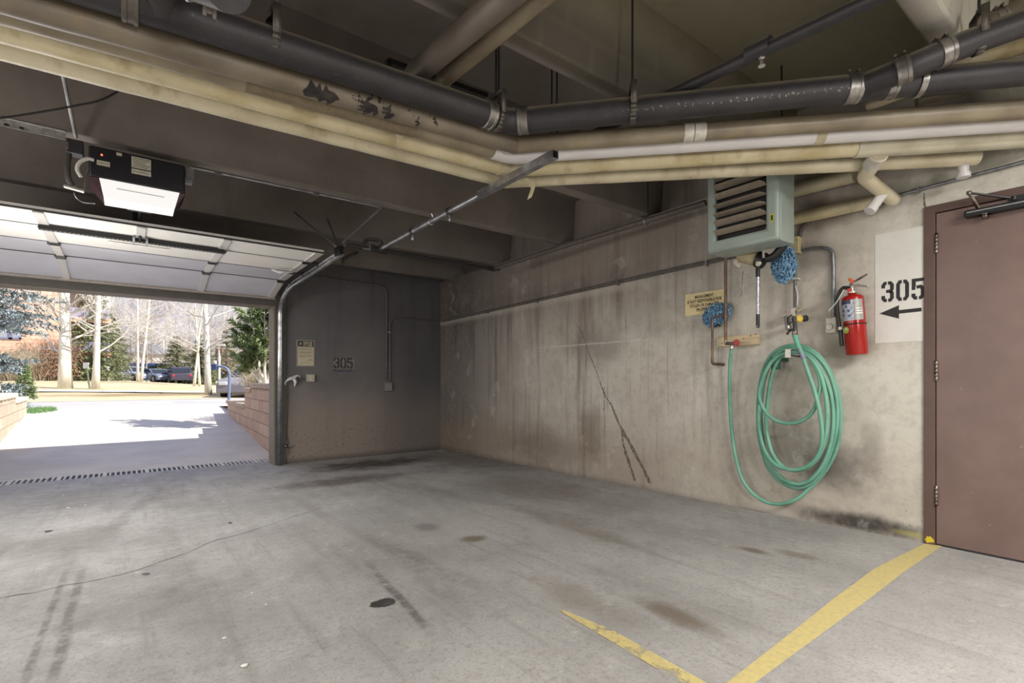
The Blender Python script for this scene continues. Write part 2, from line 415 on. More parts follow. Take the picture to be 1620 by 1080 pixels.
# back wall with the drive-in opening
OX0, OX1, OZ = -1.46, 1.56, 2.065
YO = 7.62
mb = MB()
mb.mm((OX1, YB, -.2), (XW+.3, YO, 3.3)); mb.mm((-4.2, YB, -.2), (OX0, YO, 3.3)); mb.mm((OX0, YB, OZ), (OX1, YO, 3.3))
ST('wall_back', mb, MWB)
mb = MB(); mb.mm((-4.4, -4.2, -.1), (-4.2, 7.6, 3.3)); ST('wall_left', mb, MWB)
mb = MB(); mb.mm((-4.4, -4.4, -.1), (XW+.3, -4.2, 3.3)); ST('wall_front', mb, MWB)
# precast double-tee deck
mb = MB(); mb.mm((-4.4, -4.4, ZC), (XW+.3, 7.62, ZC+.12)); ce = ST('ceiling', mb, MCE)
for k in range(-3, 6):
    yf = .74+1.27*k; dz = -.012*max(0, yf-4)
    mb = MB(); zb = ZS+dz
    prof = [(yf-.12, zb), (yf, zb), (yf+.045, ZC+.02), (yf-.165, ZC+.02)]
    mb.prism(prof, (-4.2, 0, 0), (0, 1, 0), (0, 0, 1), (XW+.2+4.2, 0, 0))
    ST('stem', mb, MCE, parent=ce, bevel=.012)
# header and jamb trim round the opening
m_trim = simple('jamb_paint', srgb(84, 79, 73), .6, nscale=12)
m_edge = simple('jamb_edge', srgb(122, 113, 99), .6)
mb = MB(); mb.mm((OX0, YB-.05, OZ-.005), (OX1+.13, YB+.02, OZ+.15)); ST('trim_1', mb, m_trim)
mb = MB(); mb.mm((OX1, YB-.05, fz(YB)), (OX1+.13, YB+.02, OZ-.005)); ST('trim_2', mb, m_trim)
mb = MB(); mb.mm((OX1-.014, YB-.02, fz(YB)-.02), (OX1, YO+.02, OZ-.005)); mb.mm((OX0, YB+.02, OZ-.016), (OX1, YO+.02, OZ)); ST('trim_3', mb, m_edge)

# cracks and seams in the wall
m_crack = M('crack_stain'); nn = m_crack.noise(40, 4, .7)
m_crack.color(m_crack.mix(m_crack.rng(nn, .4, .6), srgb(84, 74, 64), srgb(112, 99, 86))); m_crack.rough(.9); m_crack.alpha(m_crack.math('MULTIPLY', m_crack.rng(nn, .30, .60), .75)); m_crack = m_crack.m
def wall_crack(pix, ws, x=XW-.0015, seed=3):
    rr = random.Random(seed); pts = densify([onX(u, v, x) for u, v in pix], .035)
    q = []; w = []
    for i, p in enumerate(pts):
        k = i/(len(pts)-1); q.append((-p.y+rr.uniform(-.006, .006), p.z+rr.uniform(-.004, .004))); w.append(interp(k*(len(ws)-1), list(range(len(ws))), ws)*rr.uniform(.6, 1.4))
    mb = MB().ribbon(q, w, (x, 0, 0), (0, -1, 0), (0, 0, 1)); ST('crack', mb, m_crack, parent=wr)
wall_crack([(905, 503), (922, 528), (932, 560), (945, 592), (955, 620), (968, 643), (980, 672), (996, 700), (1012, 730), (1030, 766)], [.005, .006, .008, .010, .016, .024, .034, .034, .03])
wall_crack([(956, 612), (956, 640), (957, 690)], [.008, .012, .004], seed=5)
wall_crack([(982, 676), (987, 705), (995, 732), (1004, 760)], [.015, .028, .032, .03], seed=8)
wall_crack([(1462, 305), (1461, 322), (1466, 335)], [.008, .012, .01], seed=9)
wall_crack([(1466, 335), (1500, 326), (1545, 316), (1600, 303)], [.01, .014, .012, .012], seed=11)
wall_crack([(1176, 428), (1172, 470)], [.006, .003], seed=12)

# painted stall lines (worn)
def mat_line(name, th):
    m = M(name); n = m.noise(9, 6, .7); n2 = m.noise(40, 4)
    m.color(m.mix(m.rng(n2, .35, .7), srgb(206, 188, 122), srgb(190, 175, 124))); m.rough(.75)
    m.alpha(m.math('MULTIPLY', m.rng(n, th-.05, th+.09), .82)); return m.m
def floor_strip(name, pix, lab, mat):
    ps = [onZ(u, v, .0) for u, v in pix]
    ps = [V((p.x, p.y, fz(p.y)+.0025)) for p in ps]
    mb = MB(); n = len(ps)//2
    mb.add(ps, [(i, i+1, n*2-2-i, n*2-1-i) for i in range(n-1)])
    return S(name, mb, mat, lab, 'floor marking', smooth=False, group='yellow stall lines')
floor_strip('stall_line', [(1462, 860), (1382, 900), (1315, 950), (1240, 1010), (1150, 1080), (1036, 1170), (1110, 1170), (1195, 1080), (1290, 1010), (1372, 950), (1430, 905), (1492, 863)],
            'wide yellow painted stall line running from the foot of the brown door frame', mat_line('line_paint', .30))
floor_strip('stall_line', [(882, 961), (955, 1005), (1012, 1040), (1078, 1080), (1150, 1125), (1192, 1125), (1118, 1080), (1040, 1035), (970, 995), (890, 961)],
            'narrow worn yellow stall line that fades out on the open floor', mat_line('line_paint_worn', .42))

m_fc = simple('floor_crack', srgb(108, 104, 98), .9, var=.3)
def floor_crack(pix, w, seed):
    rr = random.Random(seed); pts = densify([onZ(u, v, 0) for u, v in pix], .05); mb = MB()
    q = [(p.x+rr.uniform(-.012, .012), p.y+rr.uniform(-.012, .012)) for p in pts]; mb.ribbon(q, [w*rr.uniform(.3, 1.3) for _ in q], (0, 0, 0), (1, 0, 0), (0, 1, 0))
    mb.v = [V((p.x, p.y, fz(p.y)+.0012)) for p in mb.v]; ST('crack', mb, m_fc, parent=bpy.data.objects['floor'])
floor_crack([(0, 934), (60, 925), (110, 914), (180, 902), (240, 884), (300, 863), (335, 847), (400, 830), (460, 810), (512, 793)], .008, 31)
# ================================================================ brown door
m_brown = M('door_paint'); n = m_brown.noise(5, 4); sc = m_brown.noise(1, 5, .7, m_brown.mapping((1, 7, 18), rot=(.5, 0, 0)))
c = m_brown.mix(m_brown.rng(n, .3, .7), srgb(114, 93, 86), srgb(105, 85, 78))
c = m_brown.mix(m_brown.math('MULTIPLY', m_brown.rng(m_brown.voro(22), .03, .045, 1, 0), m_brown.rng(m_brown.noise(2.2, 3), .5, .62)), c, srgb(206, 198, 190))
c = m_brown.mix(m_brown.math('MULTIPLY', m_brown.rng(sc, .70, .74), .5), c, srgb(170, 156, 148))
m_brown.color(c); m_brown.rough(.42); m_brown = m_brown.m
m_frame = simple('door_frame_paint', srgb(92, 71, 64), .45, var=.1, nscale=10)
m_steel = simple('steel_worn', srgb(150, 140, 132), .35, .9, c2=srgb(92, 74, 66))
m_black = simple('black_plastic', srgb(28, 28, 30), .4)
m_dkgrey = simple('dark_grey_metal', srgb(56, 55, 56), .45, .4)
mb = MB()
mb.ring((XW-.012, 0, 0), (0, 1, 0), (0, 0, 1), (DY0, -.05, DY1, DZ), (DY0+.05, -.03, DY1-.058, DZ-.05), (.17, 0, 0))
fr = ST('door_1', mb, m_frame, bevel=.003)
yl1, yl0, zl = DY1-.062, DY0+.054, DZ-.056
mb = MB(); mb.mm((XW-.004, yl0, .012), (XW+.04, yl1, zl)); ST('door_leaf', mb, m_brown, parent=fr, bevel=.002)
mb = MB(); mb.mm((XW+.05, DY0+.02, .0), (XW+.1, DY1-.02, DZ-.02)); ST('door_stop', mb, m_black, parent=fr)
mb = MB(); mb.mm((XW+.0, yl0, .0), (XW+.12, yl1, .012)); ST('threshold', mb, m_dkgrey, parent=fr)
for v0, v1 in ((370, 400), (571, 602), (770, 800)):
    a = onX(1481.5, v0, XW-.012); b = onX(1481.5, v1, XW-.012); h = a.z-b.z; r = .0085
    mb = MB()
    for k in range(5):
        mb.lathe([(r*.8, 0), (r, .002), (r, h/5-.003), (r*.8, h/5-.001)], (XW-.014, a.y, b.z+k*h/5), seg=10)
    mb.lathe([(r*1.1, 0), (r*.6, .008)], (XW-.014, a.y, a.z), seg=10)
    ST('hinge', mb, m_steel, parent=fr, smooth=True, label='worn steel hinge')
# yellow overspray on the frame foot
mb = MB(); rr = random.Random(2); pts = []
for k in range(14):
    an = 2*PI*k/14; pts.append((.024*math.cos(an)*rr.uniform(.7, 1.1), .024*math.sin(an)*rr.uniform(.6, 1.2)+.03))
mb.prism(pts, (XW-.0128, DY1-.03, .0), (0, 1, 0), (0, 0, 1), (.0008, 0, 0)); ST('paint_splash', mb, simple('yellow_paint', srgb(206, 186, 40), .6), parent=fr, label='yellow paint splash')
# closer on the leaf, its arm bracketed to the wall
cl = T('door_closer', 'black door closer with bent arm at the top of the brown door', 'door closer', onX(1525, 345, XW))
a = onX(1527, 343, XW-.03); b = onX(1640, 316, XW-.03)
mb = MB(); mb.mm((XW-.066, b.y, a.z-.012), (XW-.006, a.y, a.z+.030)); P(cl, 'closer_body', mb, m_black, bevel=.006)
mb = MB(); mb.mm((XW-.069, b.y+.02, a.z+.010), (XW-.0665, a.y-.012, a.z+.017)); P(cl, 'bright_strip', mb, simple('bright_metal', srgb(210, 210, 210), .25, .9), label='bright metallic strip')  # thin bright strip along the closer body
sp = V((XW-.036, a.y-.09, a.z-.012))
mb = MB(); mb.lathe([(.012, -.022), (.016, -.016), (.016, .0), (.03, .0), (.03, .004)], sp, seg=14); P(cl, 'spindle', mb, m_steel)
e1 = onX(1549, 331, XW-.05); e2 = onX(1533, 305, XW-.09); e3 = onX(1605, 314, XW-.008)
mb = MB(); mb.bar(e1, e2, .02, .012); mb.lathe([(.013, -.01), (.013, .01)], e2, seg=12); P(cl, 'arm', mb, m_steel, bevel=.002)
mb = MB(); mb.bar(e2, e3, .016, .01); mb.box(e3+V((0, -.02, .0)), (.012, .09, .03)); mb.lathe([(.011, -.012), (.011, .012)], e3+V((-.012, 0, 0)), seg=12); P(cl, 'forearm', mb, m_dkgrey, bevel=.002)

# ================================================================ writing on the walls
m_white = simple('white_wall_paint', srgb(214, 212, 204), .7, var=.05, nscale=6)
m_ink = simple('stencil_black', srgb(44, 42, 44), .7, var=.1)
q = [onX(1384.5, 372, XW-.001), onX(1384, 543, XW-.001)]
y1 = q[0].y; zt = q[0].z; zb = q[1].z; y0 = DY1+.002
pn = T('painted_number_sign', 'white painted wall panel with black 305 and arrow beside the brown door', 'wall sign', (XW, (y0+y1)/2, zb))
mb = MB(); mb.mm((XW-.0025, y0, zb), (XW, y1, zt)); P(pn, 'white_field', mb, m_white)
zc = onX(1394, 476, XW).z; zh = onX(1394, 449, XW).z
o = onX(1394, 476, XW-.0035); hgt = zh-zc; e = onX(1462, 470, XW-.0035); tot = o.y-e.y
w = tot/3*.8
for i, ch in enumerate('305'):
    mb = MB(); stencil(mb, ch, o+V((0, -i*(tot*.355)-.012, -.002*i)), (0, -1, 0), (0, 0, 1), tot*.21, hgt, 0, .021); P(pn, 'numeral', mb, m_ink)
a = onX(1391, 496, XW-.0035); b = onX(1458, 490, XW-.0035); L = a.y-b.y; hz = .045
mb = MB(); mb.add([a+V((0, 0, 0)), a+V((0, -L*.48, hz)), a+V((0, -L*.48, -hz)), a+V((0, -L*.48, .012)), a+V((0, -L, .015)), a+V((0, -L, -.009)), a+V((0, -L*.48, -.012))], [(0, 1, 2), (3, 4, 5, 6)])
P(pn, 'arrow', mb, m_ink)
# cream notice
m_cream = simple('cream_board', srgb(226, 208, 158), .6, var=.04)
tl = onX(1084.5, 466.5, XW); br = onX(1146.5, 492, XW); bl = onX(1084.5, 500, XW)
sg = T('notice_sign', 'cream wall notice reading management is not responsible, partly behind copper pipe', 'sign', (XW, (tl.y+br.y)/2, bl.z))
mb = MB(); mb.mm((XW-.006, br.y, bl.z), (XW-.0005, tl.y, tl.z)); P(sg, 'board', mb, m_cream)
mb = MB(); hh = tl.z-bl.z; yc = (tl.y+br.y)/2; wd = tl.y-br.y
for i, (s_, wf) in enumerate((('MANAGEMENT', .48), ('IS NOT RESPONSIBLE FOR', .88), ('STOLEN OR DAMAGED', .74), ('PROPERTY', .40))):
    text_mb(mb, s_, .04, (XW-.0068, yc+wd*wf/2, tl.z-hh*(.25+.20*i)), (0, -1, 0), (0, 0, 1), width=wd*wf, bold=.0012)
P(sg, 'lettering', mb, simple('sign_ink', srgb(60, 52, 40), .7), label='dark lettering')
# back wall: small 305 Reserved
m_blue_ink = simple('reserved_ink', srgb(52, 54, 86), .8)
o = onY(529, 581, YB-.0035); t_ = onY(529, 566.5, YB); e = onY(559.5, 581, YB)
rs = T('painted_number', 'small black 305 with blue Reserved stencilled on the dark back wall', 'wall sign', (o.x, YB, o.z-.08))
mb = MB(); mb.mm((o.x-.012, YB-.0025, o.z-.015), (e.x+.012, YB, t_.z+.015)); P(rs, 'pale_patch', mb, simple('pale_patch', srgb(126, 122, 116), .85, var=.2, nscale=25))
tot = e.x-o.x
for i, ch in enumerate('305'):
    mb = MB(); stencil(mb, ch, o+V((i*tot/2.9, 0, 0)), (1, 0, 0), (0, 0, 1), tot*.22, t_.z-o.z, 0, .022); P(rs, 'numeral', mb, m_ink)
mb = MB(); text_mb(mb, 'Reserved', .05, (o.x-.015, YB-.0025, o.z-.062), (1, 0, 0), (0, 0, 1), width=tot*.95, bold=.001); P(rs, 'lettering', mb, m_blue_ink, label='faded blue lettering')
# one-car notice
tl = onY(468.5, 537, YB); br = onY(498, 580, YB)
ns = T('rules_notice', 'framed cream notice with dark one car at a time heading on the back wall', 'sign', ((tl.x+br.x)/2, YB, br.z))
m_noticecream = simple('notice_cream', srgb(186, 176, 150), .6, var=.05); m_head = simple('notice_head', srgb(58, 54, 50), .6)
mb = MB(); mb.mm((tl.x, YB-.008, br.z), (br.x, YB-.0005, tl.z)); P(ns, 'frame', mb, simple('frame_grey', srgb(132, 128, 120), .5))
x0, x1, z0, z1 = tl.x+.018, br.x-.018, br.z+.015, tl.z-.015; H = z1-z0; W = x1-x0
mb = MB(); mb.mm((x0, YB-.0095, z0), (x1, YB-.008, z1)); P(ns, 'board', mb, m_noticecream)
mb = MB(); mb.mm((x0, YB-.0105, z1-H*.235), (x1, YB-.0095, z1)); P(ns, 'heading', mb, m_head)
mb = MB()
text_mb(mb, 'ONE CAR', .04, (x0+W*.34, YB-.0112, z1-H*.11), (1, 0, 0), (0, 0, 1), width=W*.58, bold=.0015)
text_mb(mb, 'AT A TIME', .04, (x0+W*.34, YB-.0112, z1-H*.205), (1, 0, 0), (0, 0, 1), width=W*.58, bold=.0015, ysq=.85)
mb.add([V((x0+W*.10, YB-.0112, z1-H*.05)), V((x0+W*.25, YB-.0112, z1-H*.115)), V((x0+W*.10, YB-.0112, z1-H*.19)), V((x0+W*.15, YB-.0112, z1-H*.115))], [(0, 1, 3), (1, 2, 3)])
P(ns, 'lettering', mb, m_noticecream, label='cream lettering')
mb = MB(); rr = random.Random(5)
for i, wl in enumerate((.80, .86, .78, .0, .90, .84, .72, .0, .82, .86, .40)):
    if wl: mb.mm((x0+W*.07, YB-.0101, z1-H*(.30+.036*i)), (x0+W*(.07+wl), YB-.0096, z1-H*(.288+.036*i)))
mb.mm((x0+W*.15, YB-.0101, z0+H*.10), (x0+W*.8, YB-.0096, z0+H*.11))
mb.ribbon([(-.03, 0), (-.012, .02), (0, .008), (.014, .024), (.032, 0)], .006, (x0+W*.78, YB-.0101, z0+H*.19), (1, 0, 0), (0, 0, 1))
P(ns, 'print', mb, simple('notice_print', srgb(104, 96, 82), .7))
# ================================================================ overhead pipes
def mat_insul(name, c1, c2, rust=.5, dust_shade=.6):
    m = M(name); n = m.noise(3, 5, .6); n2 = m.noise(1, 4, .6, m.mapping((9, 9, 2.5))); n3 = m.noise(60, 3)
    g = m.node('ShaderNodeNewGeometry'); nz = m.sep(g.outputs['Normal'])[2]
    c = m.mix(m.rng(n, .35, .7), c1, c2)
    c = m.mix(m.math('MULTIPLY', m.rng(n2, .52, .72), rust), c, srgb(146, 124, 84))
    c = m.mix(m.math('MULTIPLY', m.rng(m.math('ADD', nz, m.math('MULTIPLY', m.math('SUBTRACT', n, .5), .8)), -.55, .45), dust_shade), c, srgb(104, 94, 78))  # settled dust, carried down the sides to paint shade above a bright underside
    m.color(c); m.rough(.42); m.bump(m.math('ADD', n3, m.math('MULTIPLY', n2, 3)), .14, .004); return m.m
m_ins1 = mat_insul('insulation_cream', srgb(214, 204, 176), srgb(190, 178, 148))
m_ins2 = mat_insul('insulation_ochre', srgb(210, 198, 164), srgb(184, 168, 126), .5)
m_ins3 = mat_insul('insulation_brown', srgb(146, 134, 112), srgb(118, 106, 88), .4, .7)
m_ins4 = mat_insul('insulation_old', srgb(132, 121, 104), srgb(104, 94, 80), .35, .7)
m_pvc = simple('white_jacket', srgb(216, 212, 210), .35, var=.05, nscale=4)
m_foil = simple('foil_tape', srgb(206, 200, 188), .4, .1, bump=.6)
m_tape = simple('loose_tape', srgb(190, 178, 150), .6)
m_tar = simple('tar_patch', srgb(30, 27, 26), .8, c2=srgb(62, 54, 48), nscale=18)
def mat_cast():
    m = M('cast_iron_pipe'); n = m.noise(5, 5, .6); n3 = m.noise(70, 3)
    g = m.node('ShaderNodeNewGeometry'); nz = m.sep(g.outputs['Normal'])[2]
    c = m.mix(m.rng(n, .35, .7), srgb(50, 48, 50), srgb(38, 36, 38))
    d = m.rng(m.math('ADD', nz, m.math('MULTIPLY', m.math('SUBTRACT', n, .5), .5)), .25, .8)
    c = m.mix(m.math('MULTIPLY', d, .85), c, srgb(138, 128, 110))
    c = m.mix(m.math('MULTIPLY', m.rng(n3, .62, .75), .25), c, srgb(128, 122, 112))
    m.color(c); m.rough(.5); m.bump(n3, .15, .003); return m.m
m_cast = mat_cast()
m_band = simple('steel_band', srgb(158, 154, 148), .35, .85, var=.3, nscale=14)
m_strap = simple('hanger_strap', srgb(104, 98, 90), .5, .6)
m_galv = simple('galvanised', srgb(176, 176, 178), .32, .85, var=.25, nscale=14)
m_galvd = simple('galvanised_dull', srgb(120, 118, 118), .45, .7, var=.3, nscale=14)
m_rod = simple('threaded_rod', srgb(62, 60, 60), .5, .7)
S2 = math.sqrt(.5)

def run(uvB, zB, uL, vL, uR, vR, r, dB=None):
    """bend point on z = zB; left leg parallel to the back wall, right leg at 45 degrees"""
    B = onZ(*uvB, zB); L = onY(uL, vL, B.y); Rr = onp(uR, vR, (S2, S2, 0), (B.x+B.y)*S2)
    return L, B, Rr
def ext(a, b, d): return b + (b-a).normalized()*d

def ins_tube(pts, r, step=.12, jit=.025): return MB().tube(densify(pts, step), r, 16, jit=jit)

# P1: lowest cream line
L, B, E = run((802, 285), 2.40, 0, 73, 1585, 246, .052)
p1 = T('insulated_pipe', 'lowest cream insulated pipe of the overhead bundle, furthest from the drain pipe', 'pipe', B, 'insulated pipes under the deck')
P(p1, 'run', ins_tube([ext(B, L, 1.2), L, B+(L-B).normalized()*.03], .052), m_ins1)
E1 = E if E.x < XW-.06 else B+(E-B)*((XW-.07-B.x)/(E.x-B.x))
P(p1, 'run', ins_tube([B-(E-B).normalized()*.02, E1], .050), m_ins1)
mb = MB().lathe([(.026, 0), (.026, .05), (.034, .05), (.034, .075), (.01, .08)], E1+V((-.05, .05, -.045)), (0, 0, -1)); P(p1, 'end_cap', mb, m_pvc, label='white cap')
fl = onZ(838, 290, 2.34)
mb = MB(); a, b = onp(828, 281, (0, 1, 0), fl.y-.05), onp(850, 284, (0, 1, 0), fl.y-.05)
mb.add([a, b, onp(846, 298, (0, 1, 0), fl.y-.06), onp(841, 312, (0, 1, 0), fl.y-.07), onp(834, 316, (0, 1, 0), fl.y-.07), onp(840, 298, (0, 1, 0), fl.y-.065)], [(0, 1, 2, 5), (5, 2, 3, 4)])
P(p1, 'loose_tape', mb, m_tape, label='dangling tape end')
# P2: ochre line
L, B, E = run((806, 266), 2.40, 0, 42, 1620, 216, .055)
p2 = T('insulated_pipe', 'ochre stained insulated pipe next above the lowest one, with a branch over the heater', 'pipe', B, 'insulated pipes under the deck')
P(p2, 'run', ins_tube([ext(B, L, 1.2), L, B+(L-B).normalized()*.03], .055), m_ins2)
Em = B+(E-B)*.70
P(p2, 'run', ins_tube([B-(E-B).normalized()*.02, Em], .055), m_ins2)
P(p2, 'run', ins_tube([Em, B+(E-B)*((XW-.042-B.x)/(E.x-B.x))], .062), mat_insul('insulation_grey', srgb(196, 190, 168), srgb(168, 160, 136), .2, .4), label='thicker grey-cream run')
mb = MB().tube([B+(L-B).normalized()*.09, B, B+(E-B).normalized()*.09], .059, 16); P(p2, 'elbow_wrap', mb, m_ins1)
# branch
d12 = (E-B).normalized()
tA = onp(1392, 243, (S2, S2, 0), (B.x+B.y)*S2)
tE = pt(1366, 279, (tA-CAM).dot(FW)+.20); tW = pt(1413, 316, (tA-CAM).dot(FW)+.44)
mb = MB().tube(fillet([tA, lerp(tA, tE, .55)+V((0, 0, -.01)), tE, tW], .09), .042, 16); P(p2, 'branch', mb, m_ins1)
mb = MB().tube([lerp(tA, tE, .05), lerp(tA, tE, .5)], .049, 16); P(p2, 'branch_wrap', mb, m_foil, label='pale foil wrap')
dd = (tW-tE).normalized()
mb = MB().lathe([(.03, 0), (.03, .10), (.034, .10), (.034, .14), (.015, .142)], lerp(tE, tW, .62)+V((0, 0, -.02)), (-.35, .25, -.55)); P(p2, 'end_cap', mb, m_pvc, label='white cap')
fl = onZ(632, 215, 2.36)
mb = MB(); y = fl.y-.06
mb.add([onY(625, 205, y), onY(640, 208, y), onY(634, 222, y-.02), onY(630, 238, y-.03), onY(627, 222, y-.02)], [(0, 1, 2, 4), (4, 2, 3)])
P(p2, 'loose_tape', mb, m_tape, label='dangling tape end')
# P3: brown to the bend, white jacketed after it
L, B, E = run((812, 246), 2.415, 0, 14, 1620, 193, .05)
p3 = T('insulated_pipe', 'insulated pipe that turns from brown to glossy white jacketed past the bend', 'pipe', B, 'insulated pipes under the deck')
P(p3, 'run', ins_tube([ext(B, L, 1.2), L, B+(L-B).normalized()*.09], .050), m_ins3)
P(p3, 'run', MB().tube(densify([B+(E-B).normalized()*.14, B+(E-B)*((XW-.042-B.x)/(E.x-B.x))], .3), .047, 20), m_pvc, label='glossy white jacketed run')
mb = MB().tube(fillet([B+(L-B).normalized()*.16, B, B+(E-B).normalized()*.18], .12), .053, 16); P(p3, 'elbow_cover', mb, m_pvc, label='white elbow cover')
# brown half shell under the left run, its strip drawn as the shadow line
a = lerp(B, L, .30); b = lerp(B, L, .66)
mb = MB().tube(densify([a+V((0, -.007, -.009)), b+V((0, -.007, -.009))], .1), .047, 12); P(p3, 'jacket_half_shell', mb, simple('jacket_shadow', srgb(122, 108, 86), .8), label='brown lower half shell tinted for its shadow line')
t0 = B+(E-B)*.62
mb = MB().tube([t0, t0+d12*.05], .0505, 16); P(p3, 'loose_tape', mb, m_tape, label='peeling tape end')
# P4: old brown with tar patches
L, B, E = run((815, 229), 2.43, 540, 150, 1620, 173, .05)
p4 = T('insulated_pipe', 'old brown insulated pipe with black tar patches, nearest to the drain pipe', 'pipe', B, 'insulated pipes under the deck')
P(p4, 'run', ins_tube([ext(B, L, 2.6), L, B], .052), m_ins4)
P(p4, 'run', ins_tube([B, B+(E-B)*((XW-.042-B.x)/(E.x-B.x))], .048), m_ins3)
for u in (508, 573, 598, 640, 668):
    c0 = onY(u, interp(u, [500, 680], [140, 188]), B.y)
    mb = MB(); rr = random.Random(u); n = 12
    vs = []
    rings = densify([c0+V((-.085, 0, 0)), c0+V((.07, 0, 0))], .012)
    for k, p in enumerate(rings):
        q = (k/(len(rings)-1)-.5)*2; wd = (.75*math.sqrt(max(0, 1-q*q))+.1)*rr.uniform(.35, 1.3); sh = rr.uniform(-.25, .25)
        for j in range(7):
            an = -PI*.70+sh+(j/6-.5)*2*wd*rr.uniform(.8, 1.2); vs.append(p+V((0, math.cos(an)*.0535, math.sin(an)*.0535)))
    mb.add(vs, [(k*7+j, k*7+j+1, (k+1)*7+j+1, (k+1)*7+j) for k in range(len(rings)-1) for j in range(6)])
    P(p4, 'tar_patch', mb, m_tar, label='black tar patch')
mb = MB(); c0 = onZ(802, 236, 2.40); mb.box(c0, (.05, .05, .045), rot=Matrix.Rotation(.5, 3, 'Z')); P(p4, 'tape_patch', mb, m_foil, bevel=.01, label='crumpled foil patch')
t0 = B+(E-B)*.36
mb = MB().tube([t0, t0+d12*.05], .0495, 16); mb.tube([t0+d12*.056, t0+d12*.115], .0495, 16); P(p4, 'tape_patch', mb, m_foil, label='foil tape bands')

# P5: cast-iron drain pipe
B = onZ(806, 193, 2.47); Y5 = B.y
L = onY(540, 106, Y5); E = onp(1340, 141, (S2, S2, 0), (B.x+B.y)*S2)
r5 = .066
d5 = (E-B).normalized(); dl = (L-B).normalized()
p5 = T('drain_pipe', 'thick black cast iron drain pipe with steel couplings along the bundle', 'drain pipe', B)
Lx = onY(225, 5, Y5)
P(p5, 'run', MB().tube(densify([ext(B, Lx, 1.6), B+dl*.13], .3), r5, 24), m_cast)
P(p5, 'elbow', MB().tube(fillet([B+dl*.15, B, B+d5*.13], .1), r5*.98, 24), m_cast)
P(p5, 'run', MB().tube(densify([B+d5*.10, E+d5*.1], .3), r5, 24), m_cast, label='right run with faint printed marks')
# printed marks
mb = MB(); rr = random.Random(4)
mk = []
k = .35
while k < 1.0:
    w = rr.uniform(.008, .022)
    p = lerp(B, E, k); side = V((-S2, -S2, 0))
    nr = (side*math.cos(.45)-UP*math.sin(.45)); tv = d5.cross(nr); tv = tv if tv.z > 0 else -tv; base = p + nr*(r5*.999)
    for _ in range(rr.choice((1, 2, 2, 3))):
        q = base + d5*rr.uniform(0, w) + tv*rr.uniform(-.009, .009)
        mb.box(q, (.0012, rr.uniform(.004, .009), rr.uniform(.002, .010)), ax=(nr, d5, tv))
    k += (w+rr.uniform(.006, .03))/(E-B).length
P(p5, 'lettering', mb, simple('pipe_print', srgb(140, 136, 128), .7), label='faint pale printed marks', kind='stuff')
def coupling(par, c, d, r, w=.075, mat=None, bolts=True):
    d = d.normalized(); mb = MB()
    mb.lathe([(r+.001, -w/2), (r+.006, -w/2+.003), (r+.006, -w*.2), (r+.003, -w*.17), (r+.003, w*.17), (r+.006, w*.2), (r+.006, w/2-.003), (r+.001, w/2)], c, d, 28)
    o = P(par, 'coupling', mb, mat or m_band, label='ribbed steel coupling')
    if bolts:
        side = d.cross(UP).normalized(); up2 = side.cross(d).normalized()
        for k in (-.3, .3):
            mb = MB(); mb.bar(c+d*(k*w)+up2*(r+.008)-side*.02, c+d*(k*w)+up2*(r+.008)+side*.025, .010, .010); mb.lathe([(.007, 0), (.007, .012)], c+d*(k*w)+up2*(r+.008)+side*.022, side, 8)
            b = P(o, 'clamp_bolt', mb, m_steel)
coupling(p5, B+dl*.145, dl, r5, .055); coupling(p5, B+d5*.075, d5, r5, .06)
# wye, straight leg and rising leg
w0 = E+d5*.02
coupling(p5, w0, d5, r5, .07)
s1 = onp(1445, 131, (S2, S2, 0), (B.x+B.y)*S2); s2 = onp(1700, 112, (S2, S2, 0), (B.x+B.y)*S2)
s2 = B+d5*((XW-.07-B.x)/d5.x)
P(p5, 'wye', MB().tube([w0, lerp(w0, s1, .5), s1], r5*.96, 20), m_cast)
coupling(p5, lerp(w0, s1, .62), d5, r5*.92, .05, bolts=False)
P(p5, 'run', MB().tube([lerp(w0, s1, .6), s2], r5*.94, 24), m_cast)
b1 = lerp(w0, s1, .10)
tb = (b1-CAM).dot(FW)
g1 = pt(1428, 111, tb-.14); g2 = pt(1505, 78, tb-.20); g3 = pt(1640, 28, tb-.32)
gd = (g3-g1).normalized(); gh = V((gd.x, gd.y, 0)).normalized(); g9 = g3+gh*((XW-.05-g3.x)/gh.x)
P(p5, 'branch', MB().tube(fillet([b1, g1, g2, g3, g9], .1), .058, 22), m_cast)
coupling(p5, g1, g2-b1, .058, .06); coupling(p5, lerp(g1, g2, .85), g2-g1, .058, .06)
mb = MB().tube([s1+d5*.005, s1+d5*.032], r5+.005, 24); P(p5, 'coupling', mb, m_band, label='steel strap band')
# tee stub towards the viewer at the far end
q0 = onY(255, 20, Y5); q1 = q0+V((-.02, -.10, .09)); q2 = pt(360, -22, (q0-CAM).dot(FW)-.48)
P(p5, 'cleanout_stub', MB().tube(fillet([q0, q1, q2], .1), .062, 22), m_cast)
mb = MB().lathe([(.016, 0), (.016, .012), (.008, .014)], lerp(q0, q2, .45)+V((0, -.065, -.02)), (.2, -1, -.3), 10); P(p5, 'cleanout_bolt', mb, m_band)
for u, vv in ((206, 2), (328, 30)):
    c0 = onY(u, vv, Y5); coupling(p5, c0, V((1, 0, 0)), r5, .05, m_strap, False)
